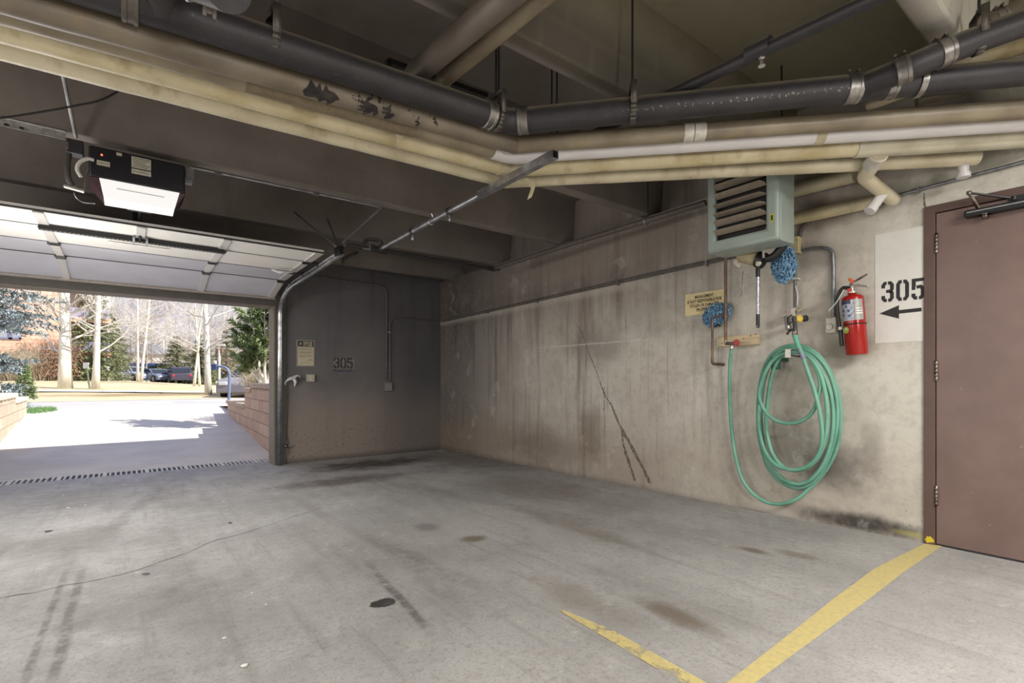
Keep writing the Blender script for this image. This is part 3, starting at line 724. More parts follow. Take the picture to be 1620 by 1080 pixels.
# hangers
def clevis(c, d, r, top, lab, w=.03):
    d = d.normalized(); side = d.cross(UP).normalized(); h = T('pipe_hanger', lab, 'pipe hanger', c, 'strap hangers of the drain pipe')
    pts = [c+side*(r+.006)*math.cos(a)+UP*(r+.006)*math.sin(a) for a in [PI+k*PI/10 for k in range(11)]]
    pts = [c-side*(r+.006)+UP*.12] + pts + [c+side*(r+.006)+UP*.12]
    mb = MB()
    for a, b in zip(pts, pts[1:]): mb.bar(a, b+(b-a).normalized()*.002, w, .005, up=(side if abs((b-a).normalized().dot(side)) < .7 else UP)) if False else mb.add([a-d*w/2, a+d*w/2, b+d*w/2, b-d*w/2], [(0, 1, 2, 3)])
    mb.add([c-side*(r+.006)+UP*.12-d*w/2, c-side*(r+.006)+UP*.12+d*w/2, c+side*(r+.006)+UP*.12+d*w/2, c+side*(r+.006)+UP*.12-d*w/2], [(0, 1, 2, 3)])
    o = P(h, 'strap', mb, m_strap)
    so = o.modifiers.new('thick', 'SOLIDIFY'); so.thickness = .004
    mb = MB().tube([c+UP*.11, V((c.x, c.y, top))], .006, 8); P(h, 'rod', mb, m_rod)
    mb = MB().lathe([(.011, 0), (.011, .012)], c+UP*.122, (0, 0, 1), 6); P(h, 'nut', mb, m_steel)
c0 = onY(432, 66, Y5); clevis(c0, dl, r5, ZC, 'strap hanger on the drain pipe left of the two slanting pipes')
c0 = lerp(B, E, .385); clevis(c0, d5, r5, ZC, 'strap hanger with long rod on the drain pipe between bend and wye')
c0 = B+dl*.09; clevis(c0, dl, r5, ZC, 'strap hanger right at the bend of the drain pipe')
c0 = pt(1549, 62, tb-.235); clevis(c0, g3-g2, .058, ZC, 'strap hanger on the rising branch above the brown door')
# thin rods of the insulated bundle
for u, v, zz in ((789, 230, 2.44), (873, 235, 2.44), (881, 235, 2.44), (1025, 262, 2.42)):
    p = onZ(u, v, zz) if u != 1025 else V((3.723, 2.878, 2.52))
    S('hanger_rod', MB().tube([p, V((p.x, p.y, ZC))], .005, 8), m_rod, {789: 'thin steel rod hanging just left of the drain pipe bend', 873: 'left rod of the close pair behind the drain pipe bend', 881: 'right rod of the close pair behind the drain pipe bend', 1025: 'thin rod ending at the sprinkler pipe near the heater'}[u], 'rod', group='hanger rods')
# two slanting pipes crossing under the deck
sa = onZ(700, 128, 2.63); sn_ = onX(860, -8, sa.x)
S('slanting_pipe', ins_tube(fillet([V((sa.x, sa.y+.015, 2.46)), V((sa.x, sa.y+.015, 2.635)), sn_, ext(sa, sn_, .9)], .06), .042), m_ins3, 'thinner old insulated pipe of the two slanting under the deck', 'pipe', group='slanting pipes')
sa = onZ(655, 120, 2.615); sn_ = onX(800, -5, sa.x)
S('slanting_pipe', MB().tube(fillet([V((sa.x, sa.y+.015, 2.46)), V((sa.x, sa.y+.015, 2.62)), sn_, ext(sa, sn_, .9)], .06), .056, 20), simple('grey_jacket', srgb(118, 108, 98), .45, .2, nscale=6), 'thicker smooth grey pipe of the two slanting under the deck', 'pipe', group='slanting pipes')
# cross bracket behind
mb = MB(); a = onY(613, 97, Y5+.5); b = onY(770, 152, Y5+.5); mb.bar(a, b, .03, .03); mb.bar(a, a+V((0, 0, -.12)), .03, .03); S('trapeze_bar', mb, m_rod, 'dark steel trapeze bar behind the drain pipe near the slanting pipes', 'bracket')
# pipes along the wall behind the heater
def wall_pipe(ua, va, ub, vb, x, r, mat, lab):
    a = onX(ua, va, x); b = onX(ub, vb, x); return S('wall_pipe', ins_tube([ext(b, a, .55), a, b], r), mat, lab, 'pipe', group='insulated pipes along the wall')
wall_pipe(1262, 299, 1352, 276, 3.99, .055, m_ins1, 'pale insulated pipe along the wall top behind the heater')
wall_pipe(1262, 345, 1392, 316, 4.03, .045, m_ins2, 'brown stained pipe low along the wall behind the heater')
# yellowish pipe under the rising branch
a = pt(1478, 110, tb+.05); b = pt(1640, 62, tb-.08)
S('branch_insulated_pipe', ins_tube([a, b], .05), m_ins2, 'yellowed insulated pipe just under the rising black branch', 'pipe')
a = pt(1370, 168, tb+.16); b = pt(1450, 138, tb+.02)
S('branch_insulated_pipe', ins_tube([a, b], .03), m_ins3, 'short brown pipe piece under the wye couplings', 'pipe')
a = pt(1450, 160, tb+.5); b = pt(1640, 118, tb+.3)
S('branch_insulated_pipe', ins_tube([a, b], .03), m_ins4, 'thin grey pipe between white jacketed pipe and black drain pipe', 'pipe')
a = pt(1562, 38, tb-.02); b = pt(1612, 12, tb-.06)
kn = T('valve_elbow', 'small grey elbow with bolted clamp above the rising black branch', 'pipe', a)
P(kn, 'elbow', MB().tube(fillet([a, b, b+V((.02, 0, .3))], .05), .036, 16), m_ins4); coupling(kn, lerp(a, b, .4), b-a, .036, .05)

# ================================================================ sprinkler lines
sk = T('sprinkler_main', 'black sprinkler main crossing behind the garage door track to the wall pipe', 'sprinkler pipe', (1.87, 4.55, 2.28))
eA = V((3.5, 4.99, 2.40)); mA = V((1.87, 4.54, 2.285))
P(sk, 'run', MB().tube([V((1.52, 4.46, 2.262)), mA, eA], .026, 14), m_cast)
P(sk, 'elbow', MB().tube(fillet([eA+(mA-eA).normalized()*.08, eA, eA+V((.02, -.09, .0))], .06), .032, 14), m_cast)
hE = V((3.78, 2.34, 2.515))
P(sk, 'wall_run', MB().tube([eA, V((3.62, 3.7, 2.46)), hE], .026, 14), simple('dusty_pipe', srgb(98, 90, 84), .6, .3, nscale=20), label='dusty run along the wall top')
rp = lerp(eA, hE, .797)
mb = MB().tube([rp+V((0, .02, 0))+V((math.cos(k*PI/8)*.0, 0, 0))+V((math.cos(k*PI/8)*.034, 0, math.sin(k*PI/8)*.034)) for k in range(17)], .005, 8); P(sk, 'ring_hanger', mb, m_galv)
P(sk, 'tee', MB().tube([mA+V((-.07, -.02, 0)), mA+V((.08, .02, .0))], .035, 14), m_cast)
P(sk, 'tee', MB().tube(fillet([mA+V((-.14, .02, .02)), mA+V((-.12, .02, .09)), mA+V((.02, 0, .09)), mA+V((.03, 0, .0))], .04), .02, 12), m_cast, label='small black over-bend')
mb = MB(); c0 = onY(580, 387, 4.48); mb.ribbon([(-.03, .0), (-.03, -.04), (.03, -.04), (.03, .0)], .012, c0, (1, 0, 0), (0, 0, 1)); P(sk, 'beam_clip', mb, m_galv)
sb = T('sprinkler_branch', 'silver sprinkler branch pipe with square strut end under the insulated bundle', 'sprinkler pipe', (1.872, 3.2, 2.29))
n0 = V((1.872, 2.07, 2.30)); n1 = V((1.872, 2.82, 2.295)); n2 = V((1.872, 4.45, 2.287))
P(sb, 'run', MB().tube([n1+V((0, -.3, 0)), n2], .022, 16), m_galv)
mb = MB(); w = .0205
for sx, sz, dx, dz in ((-w, 0, .003, .041), (w, 0, .003, .041), (0, w, .041, .003), (0, -w, .041, .003)):
    mb.bar(n0+V((sx, 0, sz)), n1+V((sx, 0, sz)), dx, dz)
P(sb, 'strut_channel', mb, m_galv, label='bright square strut channel')
for k in (.25, .62):
    c0 = lerp(n1, n2, k)
    mb = MB().lathe([(.025, -.012), (.03, -.01), (.03, .01), (.025, .012)], c0, (0, 1, 0), 16); o = P(sb, 'coupling', mb, m_dkgrey)
    mb = MB().tube([c0+V((0, 0, -.028)), c0+V((0, 0, -.05))], .008, 8); mb.lathe([(.012, 0), (.014, .02), (.006, .025)], c0+V((0, 0, -.075)), seg=8); P(o, 'sprinkler_head', mb, m_galv)
c0 = lerp(n1, n2, .42)
mb = MB().tube([c0+V((math.sin(a)*.028, 0, -math.cos(a)*.028)) for a in [k*PI/10 for k in range(-7, 8)]]+[c0+V((0, .0, .06))], .004, 8); P(sb, 'ring_hanger', mb, m_galv)
P(sb, 'end_fitting', MB().lathe([(.026, 0), (.03, .01), (.03, .05), (.026, .06)], n2, (0, 1, 0), 16), m_dkgrey)
# near branch with a pendant head
a = V((2.33, 2.75, 2.60)); b = V((2.33, .3, 2.545))
sn = T('sprinkler_branch', 'dark dusty sprinkler branch with hanging glass head under the near bay', 'sprinkler pipe', a)
P(sn, 'run', MB().tube([a, V((2.33, 1.66, 2.60)), V((2.33, .723, 2.55)), V((2.33, -.5, 2.54))], .03, 16), m_cast)
c0 = onX(1203, 78, 2.33)
P(sn, 'tee', MB().tube([c0+V((0, .06, .003)), c0+V((0, -.05, -.003))], .040, 16), m_cast)
h0 = onX(1205, 88, 2.33)
mb = MB().lathe([(.014, 0), (.014, -.012), (.010, -.014)], h0, seg=12)
mb.tube([h0+V((-.009, 0, -.012)), h0+V((-.012, 0, -.03)), h0+V((-.004, 0, -.046))], .003, 6); mb.tube([h0+V((.009, 0, -.012)), h0+V((.012, 0, -.03)), h0+V((.004, 0, -.046))], .003, 6)
mb.lathe([(.004, -.012), (.005, -.03), (.003, -.044)], h0, seg=8); mb.lathe([(.016, -.046), (.016, -.049)], h0, seg=14)
P(sn, 'sprinkler_head', mb, simple('chrome', srgb(225, 222, 216), .15, .9), label='bright sprinkler head')
mb = MB().lathe([(.008, 0), (.012, -.012), (.008, -.02)], h0+V((0, -.09, .012)), seg=10); P(sn, 'plug', mb, m_galv)
# ================================================================ unit heater
m_hgreen = simple('heater_enamel', srgb(150, 161, 153), .38, var=.08, nscale=5)
m_hdark = simple('heater_inside', srgb(44, 40, 38), .7)
m_louv = simple('heater_louver', srgb(150, 138, 122), .45, var=.1)
HX = 3.40; hb = 1.985; ht = 2.66
hy1 = onX(1118, 350, HX).y; hy0 = onX(1231, 350, HX).y; HX2 = onY(1258.5, 350, hy0).x
he = T('unit_heater', 'grey-green wall hung heater with tilted louvers above the hose', 'heater', (3.56, (hy0+hy1)/2, hb))
mb = MB()
bd = .05
mb.ring((HX, 0, 0), (0, 1, 0), (0, 0, 1), (hy0, hb, hy1, ht), (hy0+.085, hb+.085, hy1-.06, ht-.05), (.04, 0, 0))
P(he, 'front_frame', mb, m_hgreen, bevel=.018)
mb = MB(); mb.ring((HX+.045, 0, 0), (0, 1, 0), (0, 0, 1), (hy0+.003, hb+.003, hy1-.003, ht-.003), (hy0+.03, hb+.03, hy1-.03, ht-.03), (HX2-HX-.05, 0, 0)); mb.mm((HX2-.03, hy0+.032, hb+.032), (HX2-.01, hy1-.032, ht-.032))
P(he, 'cabinet', mb, m_hgreen, bevel=.012)
mb = MB(); mb.mm((HX+.09, hy0+.03, hb+.03), (HX+.10, hy1-.03, ht-.03)); P(he, 'coil', mb, m_hdark, label='dark coil behind the louvers')
nl = 8
for i in range(nl):
    z = hb+.125+i*.0655; tilt = (.45, .6, .25, .2, .5, .55, .35, .5)[i]
    mb = MB(); y0_, y1_ = hy0+.088, hy1-.063; d = V((-math.cos(tilt), 0, math.sin(tilt)*.9))
    a = V((HX+.035, 0, z)); w = .062
    pr = [V((HX+.03, y1_, z)), V((HX+.03, y0_, z)), V((HX+.03, y0_, z))+d*w*.5, V((HX+.03, y0_+.025, z))+d*w, V((HX+.03, y1_-.004, z))+d*w]
    n = V((math.sin(tilt)*.9, 0, math.cos(tilt)))*.004
    mb.add(pr + [p+n for p in pr], [(0, 1, 2, 3, 4), (9, 8, 7, 6, 5)]+[(k, (k+1) % 5, 5+(k+1) % 5, 5+k) for k in range(5)])
    P(he, 'louver', mb, m_louv, smooth=False)
mb = MB(); mb.mm((HX-.001, hy0+.028, hb+.12), (HX+.001, hy0+.052, hb+.175)); lb = P(he, 'warning_label', mb, simple('label_yellow', srgb(190, 186, 60), .5), label='small yellow label')
mb = MB(); mb.mm((HX-.002, hy0+.034, hb+.13), (HX-.001, hy0+.046, hb+.165)); P(lb, 'label_print', mb, m_hdark)
for yy in (hy0+.06, hy1-.06):
    mb = MB().tube([V((3.58, yy, ht-.01)), V((3.58, yy, ZC))], .006, 8); P(he, 'hanging_rod', mb, m_rod)
# motor and union under the cabinet
c0 = onX(1187, 402, 3.72)
mb = MB().lathe([(.02, 0), (.05, .01), (.055, .03), (.055, .13), (.045, .145)], c0+V((.0, .09, .02)), (.15, -.9, -.42), 20); P(he, 'fan_motor', mb, simple('motor_cream', srgb(170, 158, 124), .5), label='cream fan motor housing')
mb = MB().lathe([(.06, 0), (.06, .05), (.05, .055)], c0+V((.02, -.045, -.043)), (.15, -.9, -.42), 20); mb.tube(fillet([c0+V((.02, -.06, -.04)), c0+V((.02, -.16, -.06)), c0+V((.02, -.24, .03))], .05), .03, 12); P(he, 'motor_mount', mb, m_black, label='black motor mount')
m_lagw = simple('lagging_white', srgb(206, 198, 176), .8)
for p, q, w_ in ((c0+V((-.03, .10, -.03)), c0+V((-.035, .06, -.085)), .016), (c0+V((-.02, -.07, -.05)), c0+V((-.03, -.085, -.10)), .020), (c0+V((-.02, -.13, .015)), c0+V((-.03, -.115, -.05)), .014)):
    mb = MB().tube(densify([p, lerp(p, q, .5)+V((0, .012, 0)), q], .012), w_, 9, jit=.3, flat=.6)
    P(he, 'loose_lagging', mb, m_lagw, label='ragged pale lagging')

# ================================================================ copper pipe, wood block, spigot
def mat_copper():
    m = M('copper_pipe'); n = m.noise(14, 4); m.color(m.mix(m.rng(n, .35, .7), srgb(132, 104, 84), srgb(92, 76, 62))); m.rough(.45); m.metal(.4); return m.m
m_cop = mat_copper()
XP = 4.0
cp = T('copper_pipe', 'brown copper water pipe with side loop running down past the cream notice', 'pipe', onX(1147, 541, XP))
top = onX(1148, 398, XP); bot = onX(1147, 543, XP); tee = onX(1147, 499, XP)
bot = V((XP, top.y, bot.z)); tee = V((XP, top.y, tee.z))
P(cp, 'riser', MB().tube([top+V((0, 0, .25)), bot+V((0, 0, -.0))], .0125, 14), m_cop)
P(cp, 'tee', MB().tube([tee+V((0, 0, -.025)), tee+V((0, 0, .03))], .0165, 14), m_cop)
l1 = onX(1127, 499, XP); l2 = onX(1126.5, 570, XP); l2.y = l1.y
P(cp, 'side_loop', MB().tube(fillet([tee, V((XP, l1.y, tee.z)), V((XP, l1.y, l2.z))], .035, 8), .0095, 12), m_cop)
P(cp, 'elbow', MB().tube(fillet([V((XP, l1.y, l2.z+.02)), V((XP, l1.y, l2.z-.03)), V((XW-.004, l1.y-.05, l2.z-.035))], .025), .013, 12), m_cop)
wtl = onX(1134, 533, XW-.04); wbr = onX(1199, 543, XW-.04)
m_wood = M('raw_pine'); n = m_wood.noise(1, 5, .6, m_wood.mapping((1, 2, 40))); m_wood.color(m_wood.mix(m_wood.rng(n, .35, .7), srgb(222, 204, 168), srgb(192, 168, 128))); m_wood.rough(.7); m_wood = m_wood.m
wz0 = onX(1134, 548.5, XW-.04).z
wbk = T('wood_block', 'short raw pine board screwed to the wall behind the spigot', 'board', (XW, (wtl.y+wbr.y)/2, wz0))
mb = MB(); mb.mm((XW-.04, wbr.y, wz0), (XW-.0005, wtl.y, wtl.z)); P(wbk, 'board', mb, m_wood, bevel=.003)
for dy, dz in ((.24, .055), (.30, .075), (.34, .085), (.05, .03)):
    mb = MB().lathe([(.005, 0), (.005, .002)], (XW-.0405, wtl.y-dy, wz0+dz), (-1, 0, 0), 8); P(wbk, 'screw_hole', mb, m_black)
sp_ = T('hose_spigot', 'chrome spigot with red round handle on the pine board', 'tap', bot)
h1 = onX(1163, 543.5, XP-.01); hv = onX(1158.5, 545, XP-.01)
hv.z = bot.z-.004
P(sp_, 'body', MB().tube(fillet([bot+V((0, 0, .03)), bot+V((0, 0, -.004)), hv+V((0, -.02, 0))], .02), .0135, 12), m_steel)
mb = MB().lathe([(.012, 0), (.016, -.01), (.016, -.024), (.019, -.026), (.019, -.045), (.015, -.047)], hv, seg=14); P(sp_, 'outlet', mb, simple('spigot_chrome', srgb(190, 186, 178), .25, .9))
mb = MB(); hc = onX(1165, 542, XP-.03); pr = []
for k in range(32):
    a = 2*PI*k/32; r = .027*(1+.12*math.cos(8*a)); pr.append((r*math.cos(a), r*math.sin(a)))
mb.prism(pr, hc+V((-.006, 0, 0)), (0, 1, 0), (0, 0, 1), (.012, 0, 0)); mb.tube([hc, hc+V((.04, .02, -.0))], .006, 8)
P(sp_, 'handle', mb, simple('red_handle', srgb(176, 44, 36), .4), label='red round handle', bevel=.002)

# ================================================================ green hose
def mat_hose():
    m = M('hose_green'); n = m.noise(6, 3); m.color(m.mix(m.rng(n, .35, .7), srgb(116, 170, 148), srgb(96, 150, 128))); m.rough(.45); return m.m
m_hose = mat_hose()
def hz(cx, cy, x): return onX(1100+cx/3.6, 520+cy/3.6, x)
H = [(206, 118, 3.985), (198, 200, 4.0), (195, 330, 4.03), (200, 480, 4.04), (210, 600, 4.04), (230, 730, 4.04), (265, 850, 4.04), (320, 930, 4.04), (390, 980, 4.04), (460, 997, 4.04), (530, 988, 4.04), (590, 960, 4.05), (645, 910, 4.06),
     (715, 840, 4.06), (775, 750, 4.06), (814, 640, 4.06), (827, 500, 4.05), (815, 380, 4.04), (780, 270, 4.02), (720, 170, 4.0), (650, 115, 3.98), (570, 93, 3.97), (490, 110, 3.97), (430, 155, 3.98), (388, 235, 4.0), (364, 350, 4.02), (357, 480, 4.03), (362, 600, 4.04), (385, 710, 4.05), (420, 800, 4.05), (480, 868, 4.05), (560, 903, 4.05), (630, 895, 4.04),
     (700, 840, 4.03), (755, 740, 4.02), (795, 610, 4.0), (808, 470, 3.99), (792, 340, 3.98), (745, 220, 3.96), (670, 140, 3.945), (580, 110, 3.94), (490, 125, 3.945), (425, 195, 3.96), (388, 310, 3.98), (375, 450, 4.0), (377, 570, 4.01), (398, 690, 4.01), (440, 780, 4.01), (500, 855, 4.01), (580, 884, 4.01), (650, 862, 4.0),
     (715, 790, 3.98), (765, 670, 3.96), (785, 520, 3.95), (772, 380, 3.94), (725, 250, 3.925), (660, 160, 3.915), (575, 122, 3.91), (490, 155, 3.92), (440, 250, 3.94), (415, 380, 3.97), (405, 500, 3.98), (410, 600, 3.98), (440, 710, 3.97), (500, 785, 3.96), (570, 806, 3.95), (645, 785, 3.94),
     (705, 720, 3.92), (742, 610, 3.91), (752, 470, 3.90), (735, 340, 3.895), (700, 230, 3.885), (640, 155, 3.88), (560, 132, 3.88), (480, 150, 3.885), (415, 215, 3.89), (376, 310, 3.90), (364, 385, 3.91), (395, 465, 3.92), (455, 520, 3.925), (540, 538, 3.925), (620, 516, 3.92), (672, 465, 3.91), (697, 390, 3.905), (712, 330, 3.90), (700, 250, 3.89), (655, 170, 3.885)]
hs = T('garden_hose', 'green garden hose coiled in loops on a wall hook under the heater', 'hose', hz(560, 800, 4.0))
path = cat([hz(*q) for q in H], 6)
P(hs, 'coil', MB().tube(path, .0142, 12), m_hose, smooth='all')
H2 = [(568, 40, 3.87), (585, 90, 3.86), (610, 150, 3.86), (640, 240, 3.865), (678, 350, 3.87), (708, 470, 3.88), (722, 580, 3.89), (716, 670, 3.90), (685, 740, 3.91), (630, 785, 3.92), (560, 803, 3.93), (480, 785, 3.94), (420, 735, 3.95), (380, 650, 3.97), (362, 540, 3.98), (362, 430, 3.99)]
m_hose2 = simple('hose_light', srgb(104, 176, 150), .42)
P(hs, 'coil', MB().tube(cat([hz(*q) for q in H2], 6), .0145, 12), m_hose, smooth='all')
mb = MB().tube([hz(566, 34, 3.87), hz(585, 92, 3.86), hz(592, 110, 3.86)], .0175, 14); P(hs, 'strain_relief', mb, m_hose2, label='lighter green sleeve')
mb = MB().tube([hz(592, 112, 3.86), hz(606, 145, 3.86), hz(620, 172, 3.862)], .0160, 14); P(hs, 'tape_wrap', mb, simple('grey_tape', srgb(130, 132, 152), .5), label='grey-violet tape wrap')
# hanger
hg = T('hose_hanger', 'dark green hose hanger with pale metal clip inside the hose coil', 'hook', hz(480, 200, 4.09))
mb = MB(); a = hz(455, 165, 4.0); b = hz(505, 232, 4.0)
mb.mm((3.93, b.y, b.z), (3.95, a.y, a.z)); mb.mm((3.94, b.y+.005, a.z-.03), (XW-.002, a.y-.002, a.z))
P(hg, 'body', mb, simple('hanger_green', srgb(40, 92, 74), .5), bevel=.004)
a = hz(512, 116, 3.84); b = hz(543, 162, 3.84)
mb = MB(); mb.mm((3.838, b.y, b.z), (3.842, a.y, a.z)); mb.mm((3.838, b.y, a.z-.004), (3.93, a.y, a.z)); P(hg, 'clip', mb, simple('clip_pale', srgb(214, 208, 198), .4), label='pale metal clip')
mb = MB().tube(cat([hz(545, 148, 3.842), hz(570, 155, 3.86), hz(600, 158, 3.88)], 5), .006, 8); P(hg, 'wire_hook', mb, m_black)

# ================================================================ nozzle and valve on the thin pipe
vt = onX(1257.5, 408, 4.05); vb = onX(1257.5, 486, 4.05); vb.y = vt.y
vp = T('valve_drop', 'thin grey drop pipe with yellow-knobbed valve above the hose coil', 'valve', vb)
P(vp, 'pipe', MB().tube([vt, vb], .011, 12), m_galvd)
c0 = onX(1258, 441, 4.05); mb = MB(); mb.box(V((4.06, vt.y, c0.z)), (.05, .05, .014)); P(vp, 'clamp', mb, simple('clamp_white', srgb(206, 202, 194), .5))
P(vp, 'thin_cable', MB().tube(cat([onX(1259, 452, 4.03), onX(1262, 468, 4.03), onX(1261, 484, 4.03)], 5), .004, 6), m_white)
vb0 = onX(1256, 494, 4.02)
mb = MB(); mb.box(vb0, (.05, .034, .06)); P(vp, 'valve_body', mb, simple('valve_body_paint', srgb(196, 190, 178), .4), bevel=.006)
c1 = onX(1266, 491, 4.02); mb = MB().lathe([(.012, 0), (.018, .01), (.018, .03), (.008, .034)], c1, (-1, -.2, 0), 14); P(vp, 'knob', mb, simple('brass_dull', srgb(160, 148, 120), .4, .5))
c2 = onX(1263, 505, 4.0); mb = MB().lathe([(.010, 0), (.026, .004), (.028, .03), (.020, .038)], c2, (-.8, -.5, .1), 16); P(vp, 'yellow_knob', mb, simple('valve_yellow', srgb(226, 190, 60), .4), label='yellow knob')
c3 = onX(1269, 504, 4.0); mb = MB().lathe([(.020, 0), (.024, .006), (.024, .026), (.014, .03)], c3+V((.02, .0, 0)), (-.3, -.95, .1), 14); P(vp, 'regulator', mb, m_dkgrey, label='dark grey regulator barrel')
nz = T('spray_nozzle', 'worn metal trigger nozzle joined to the top of the green hose', 'nozzle', hz(566, 36, 3.87))
p0 = hz(567, 30, 3.87); p1 = onX(1258, 519, 3.89); p2 = onX(1256, 502, 3.93)
P(nz, 'barrel', MB().tube(cat([p0, p1, p2], 5), [.012]*2+[.016]*7+[.018]*2, 12), m_galvd)
mb = MB().lathe([(.017, -.012), (.019, -.008), (.019, .012), (.015, .016)], p0+V((0, 0, .006)), seg=12); P(nz, 'coupling', mb, m_steel)
a = onX(1245, 500, 3.90); b = onX(1248, 522, 3.88); c_ = onX(1245, 529, 3.88); d_ = onX(1256, 520, 3.88)
mb = MB(); mb.bar(a, b, .03, .05, up=(1, 0, 0)); P(nz, 'head', mb, simple('zinc', srgb(170, 166, 160), .35, .7), bevel=.01)
mb = MB().tube(fillet([onX(1253, 498, 3.89), onX(1246, 503, 3.87), onX(1247, 514, 3.86), onX(1254, 508, 3.87)], .01), .005, 8); P(nz, 'lever', mb, m_dkgrey)
mb = MB().tube([d_, b+V((0, 0, -.01)), c_], .008, 8); P(nz, 'trigger', mb, m_dkgrey)

# ================================================================ wash mops and pole
def mop(c, rx, rz, tilt, lab, seed, ry=.05, hook=None):
    rr = random.Random(seed); t = T('wash_mop', lab, 'mop', c, None)
    m = M('mop_blue'); n = m.noise(34, 4, .6); n2 = m.noise(70, 2)
    cc = m.mix(m.rng(n, .3, .7), srgb(136, 176, 204), srgb(70, 112, 146)); m.color(m.mix(m.rng(n2, .6, .75), cc, srgb(200, 222, 234))); m.rough(.9)
    mb = MB(); rings = 14; seg = 20; vs = []
    ax = V((0, -math.cos(tilt), math.sin(tilt))); az = V((0, math.sin(tilt), math.cos(tilt)))
    for i in range(rings+1):
        th = PI*i/rings
        for k in range(seg):
            ph = 2*PI*k/seg
            vs.append(c + ax*(rx*.9*math.sin(th)*math.cos(ph)) + V((ry*.9*math.sin(th)*math.sin(ph), 0, 0)) + az*(rz*.9*math.cos(th)))
    mb.add(vs, [(i*seg+k, i*seg+(k+1) % seg, (i+1)*seg+(k+1) % seg, (i+1)*seg+k) for i in range(rings) for k in range(seg)])
    P(t, 'core', mb, m.m)
    mb = MB()
    for _ in range(520):
        th = math.acos(rr.uniform(-1, 1)); ph = rr.uniform(PI*.95, 2.05*PI)
        n_ = ax*(math.sin(th)*math.cos(ph)) + V((math.sin(th)*math.sin(ph), 0, 0)) + az*math.cos(th)
        p = c + ax*(rx*.88*math.sin(th)*math.cos(ph)) + V((ry*.88*math.sin(th)*math.sin(ph), 0, 0)) + az*(rz*.88*math.cos(th))
        s1 = n_.orthogonal().normalized(); s1 = s1*math.cos(rr.uniform(0, 6.28))+n_.cross(s1)*math.sin(rr.uniform(0, 6.28)); l = rr.uniform(.014, .024)
        q = p+n_*l*.8+s1*l*.5; q2 = q+s1*l*.6+V((0, 0, -l*.5))
        mb.tube([p, q, q2], [.0042, .0046, .0036], 5)
    P(t, 'strands', mb, m.m, smooth='all'); return t
c0 = onX(1240, 417, 3.88); w = abs(onX(1223, 417, 3.88).y-onX(1258, 417, 3.88).y)/2
zt = onX(1240, 386, 3.88).z; zb = onX(1240, 447, 3.88).z; c0.z = (zt+zb)/2
t = mop(c0, w, (zt-zb)/2, .05, 'blue chenille wash mop hanging under the corner of the heater', 11)
mb = MB().tube([c0+V((0, 0, .12)), c0+V((0, .02, .20))], .008, 8); P(t, 'socket', mb, m_black)
c0 = onX(1134, 497, 4.045); w = abs(onX(1112, 497, 4.045).y-onX(1157, 497, 4.045).y)/2
t = mop(c0, w, .085, .30, 'blue chenille wash mop tucked behind the copper pipe over the notice', 12, .035)
mb = MB(); cA = onX(1126, 499, 3.985); 
P(t, 'hanging_loop', MB().tube(cat([onX(1140, 516, 4.02), onX(1136, 514, 4.01), onX(1131, 516, 4.01)], 5), .008, 8), m_black)
px_ = 3.86
pl = T('extension_pole', 'silver telescopic pole with black grips hanging under the heater', 'pole', onX(1198, 517, px_))
za = onX(1199, 405, px_); zb_ = onX(1198, 518, px_); yy = za.y
def seg_(v0, v1, r, name, mat, lab=None):
    mb = MB().tube([V((px_, yy, onX(1198, v0, px_).z)), V((px_, yy, onX(1198, v1, px_).z))], r, 14); P(pl, name, mb, mat, label=lab)
seg_(419, 438, .0155, 'grip', m_black, 'black upper grip'); seg_(437, 498, .0115, 'tube', simple('pole_alu', srgb(196, 196, 206), .25, .85)); seg_(497, 515, .0135, 'grip', m_black, 'black lower grip')
zz = onX(1198, 515, px_).z
mb = MB().tube([V((px_, yy, zz)), V((px_, yy, zz-.018))], [.0135, .009], 14); o = P(pl, 'end_cap', mb, m_dkgrey)
mb = MB().lathe([(.004, -.0005), (.004, .0005)], (px_-.0125, yy, zz-.006), (-1, 0, 0), 8); P(o, 'hang_hole', mb, m_white)
mb = MB().tube([V((px_, yy, onX(1198, 420, px_).z)), V((px_, yy, onX(1198, 408, px_).z))], .006, 8); P(pl, 'hook', mb, m_steel)

# ================================================================ electrical on the right wall
m_emt = simple('emt_conduit', srgb(138, 140, 142), .38, .7, var=.2)
m_emtd = simple('emt_dusty', srgb(112, 106, 102), .6, .3, var=.25)
XC = XW-.016
jb = T('junction_box', 'cream electrical box with grey conduits at the corner of the heater', 'electrical box', onX(1254, 395, XW))
a = onX(1248, 376, XW-.07); b = onX(1263, 399, XW-.07)
mb = MB(); mb.mm((XW-.07, b.y, b.z), (XW-.0005, a.y, a.z)); P(jb, 'box', mb, simple('box_cream', srgb(200, 186, 144), .5), bevel=.004)
P(jb, 'flexible_conduit', MB().tube(cat([onX(1266, 395, XC), onX(1265, 378, XC), onX(1268, 362, XC), onX(1280, 350, XC-.01)], 6), .014, 12), m_emtd)
P(jb, 'conduit', MB().tube(fillet([onX(1262, 398, XC), onX(1290, 391, XC), onX(1317, 393, XC), onX(1318.5, 420, XC), V((XC, onX(1318.5, 420, XC).y, onX(1318, 503, XC).z))], .16, 8), .012, 12), m_emt, label='bent grey conduit')
tb_ = onX(1306, 503, XW-.04); bb_ = onX(1322, 526, XW-.04)
th = T('thermostat', 'white dial thermostat box beside the fire extinguisher', 'thermostat', onX(1314, 526, XW))
mb = MB(); mb.mm((XW-.04, bb_.y, bb_.z), (XW-.0005, tb_.y, tb_.z)); P(th, 'case', mb, simple('thermo_white', srgb(224, 220, 206), .45), bevel=.004)
mb = MB()
for k in range(8):
    y = lerp(tb_.y, bb_.y, (k+.5)/8); mb.box((XW-.035, y, tb_.z-.001), (.01, .004, .008)); mb.box((XW-.035, y, bb_.z+.001), (.01, .004, .008))
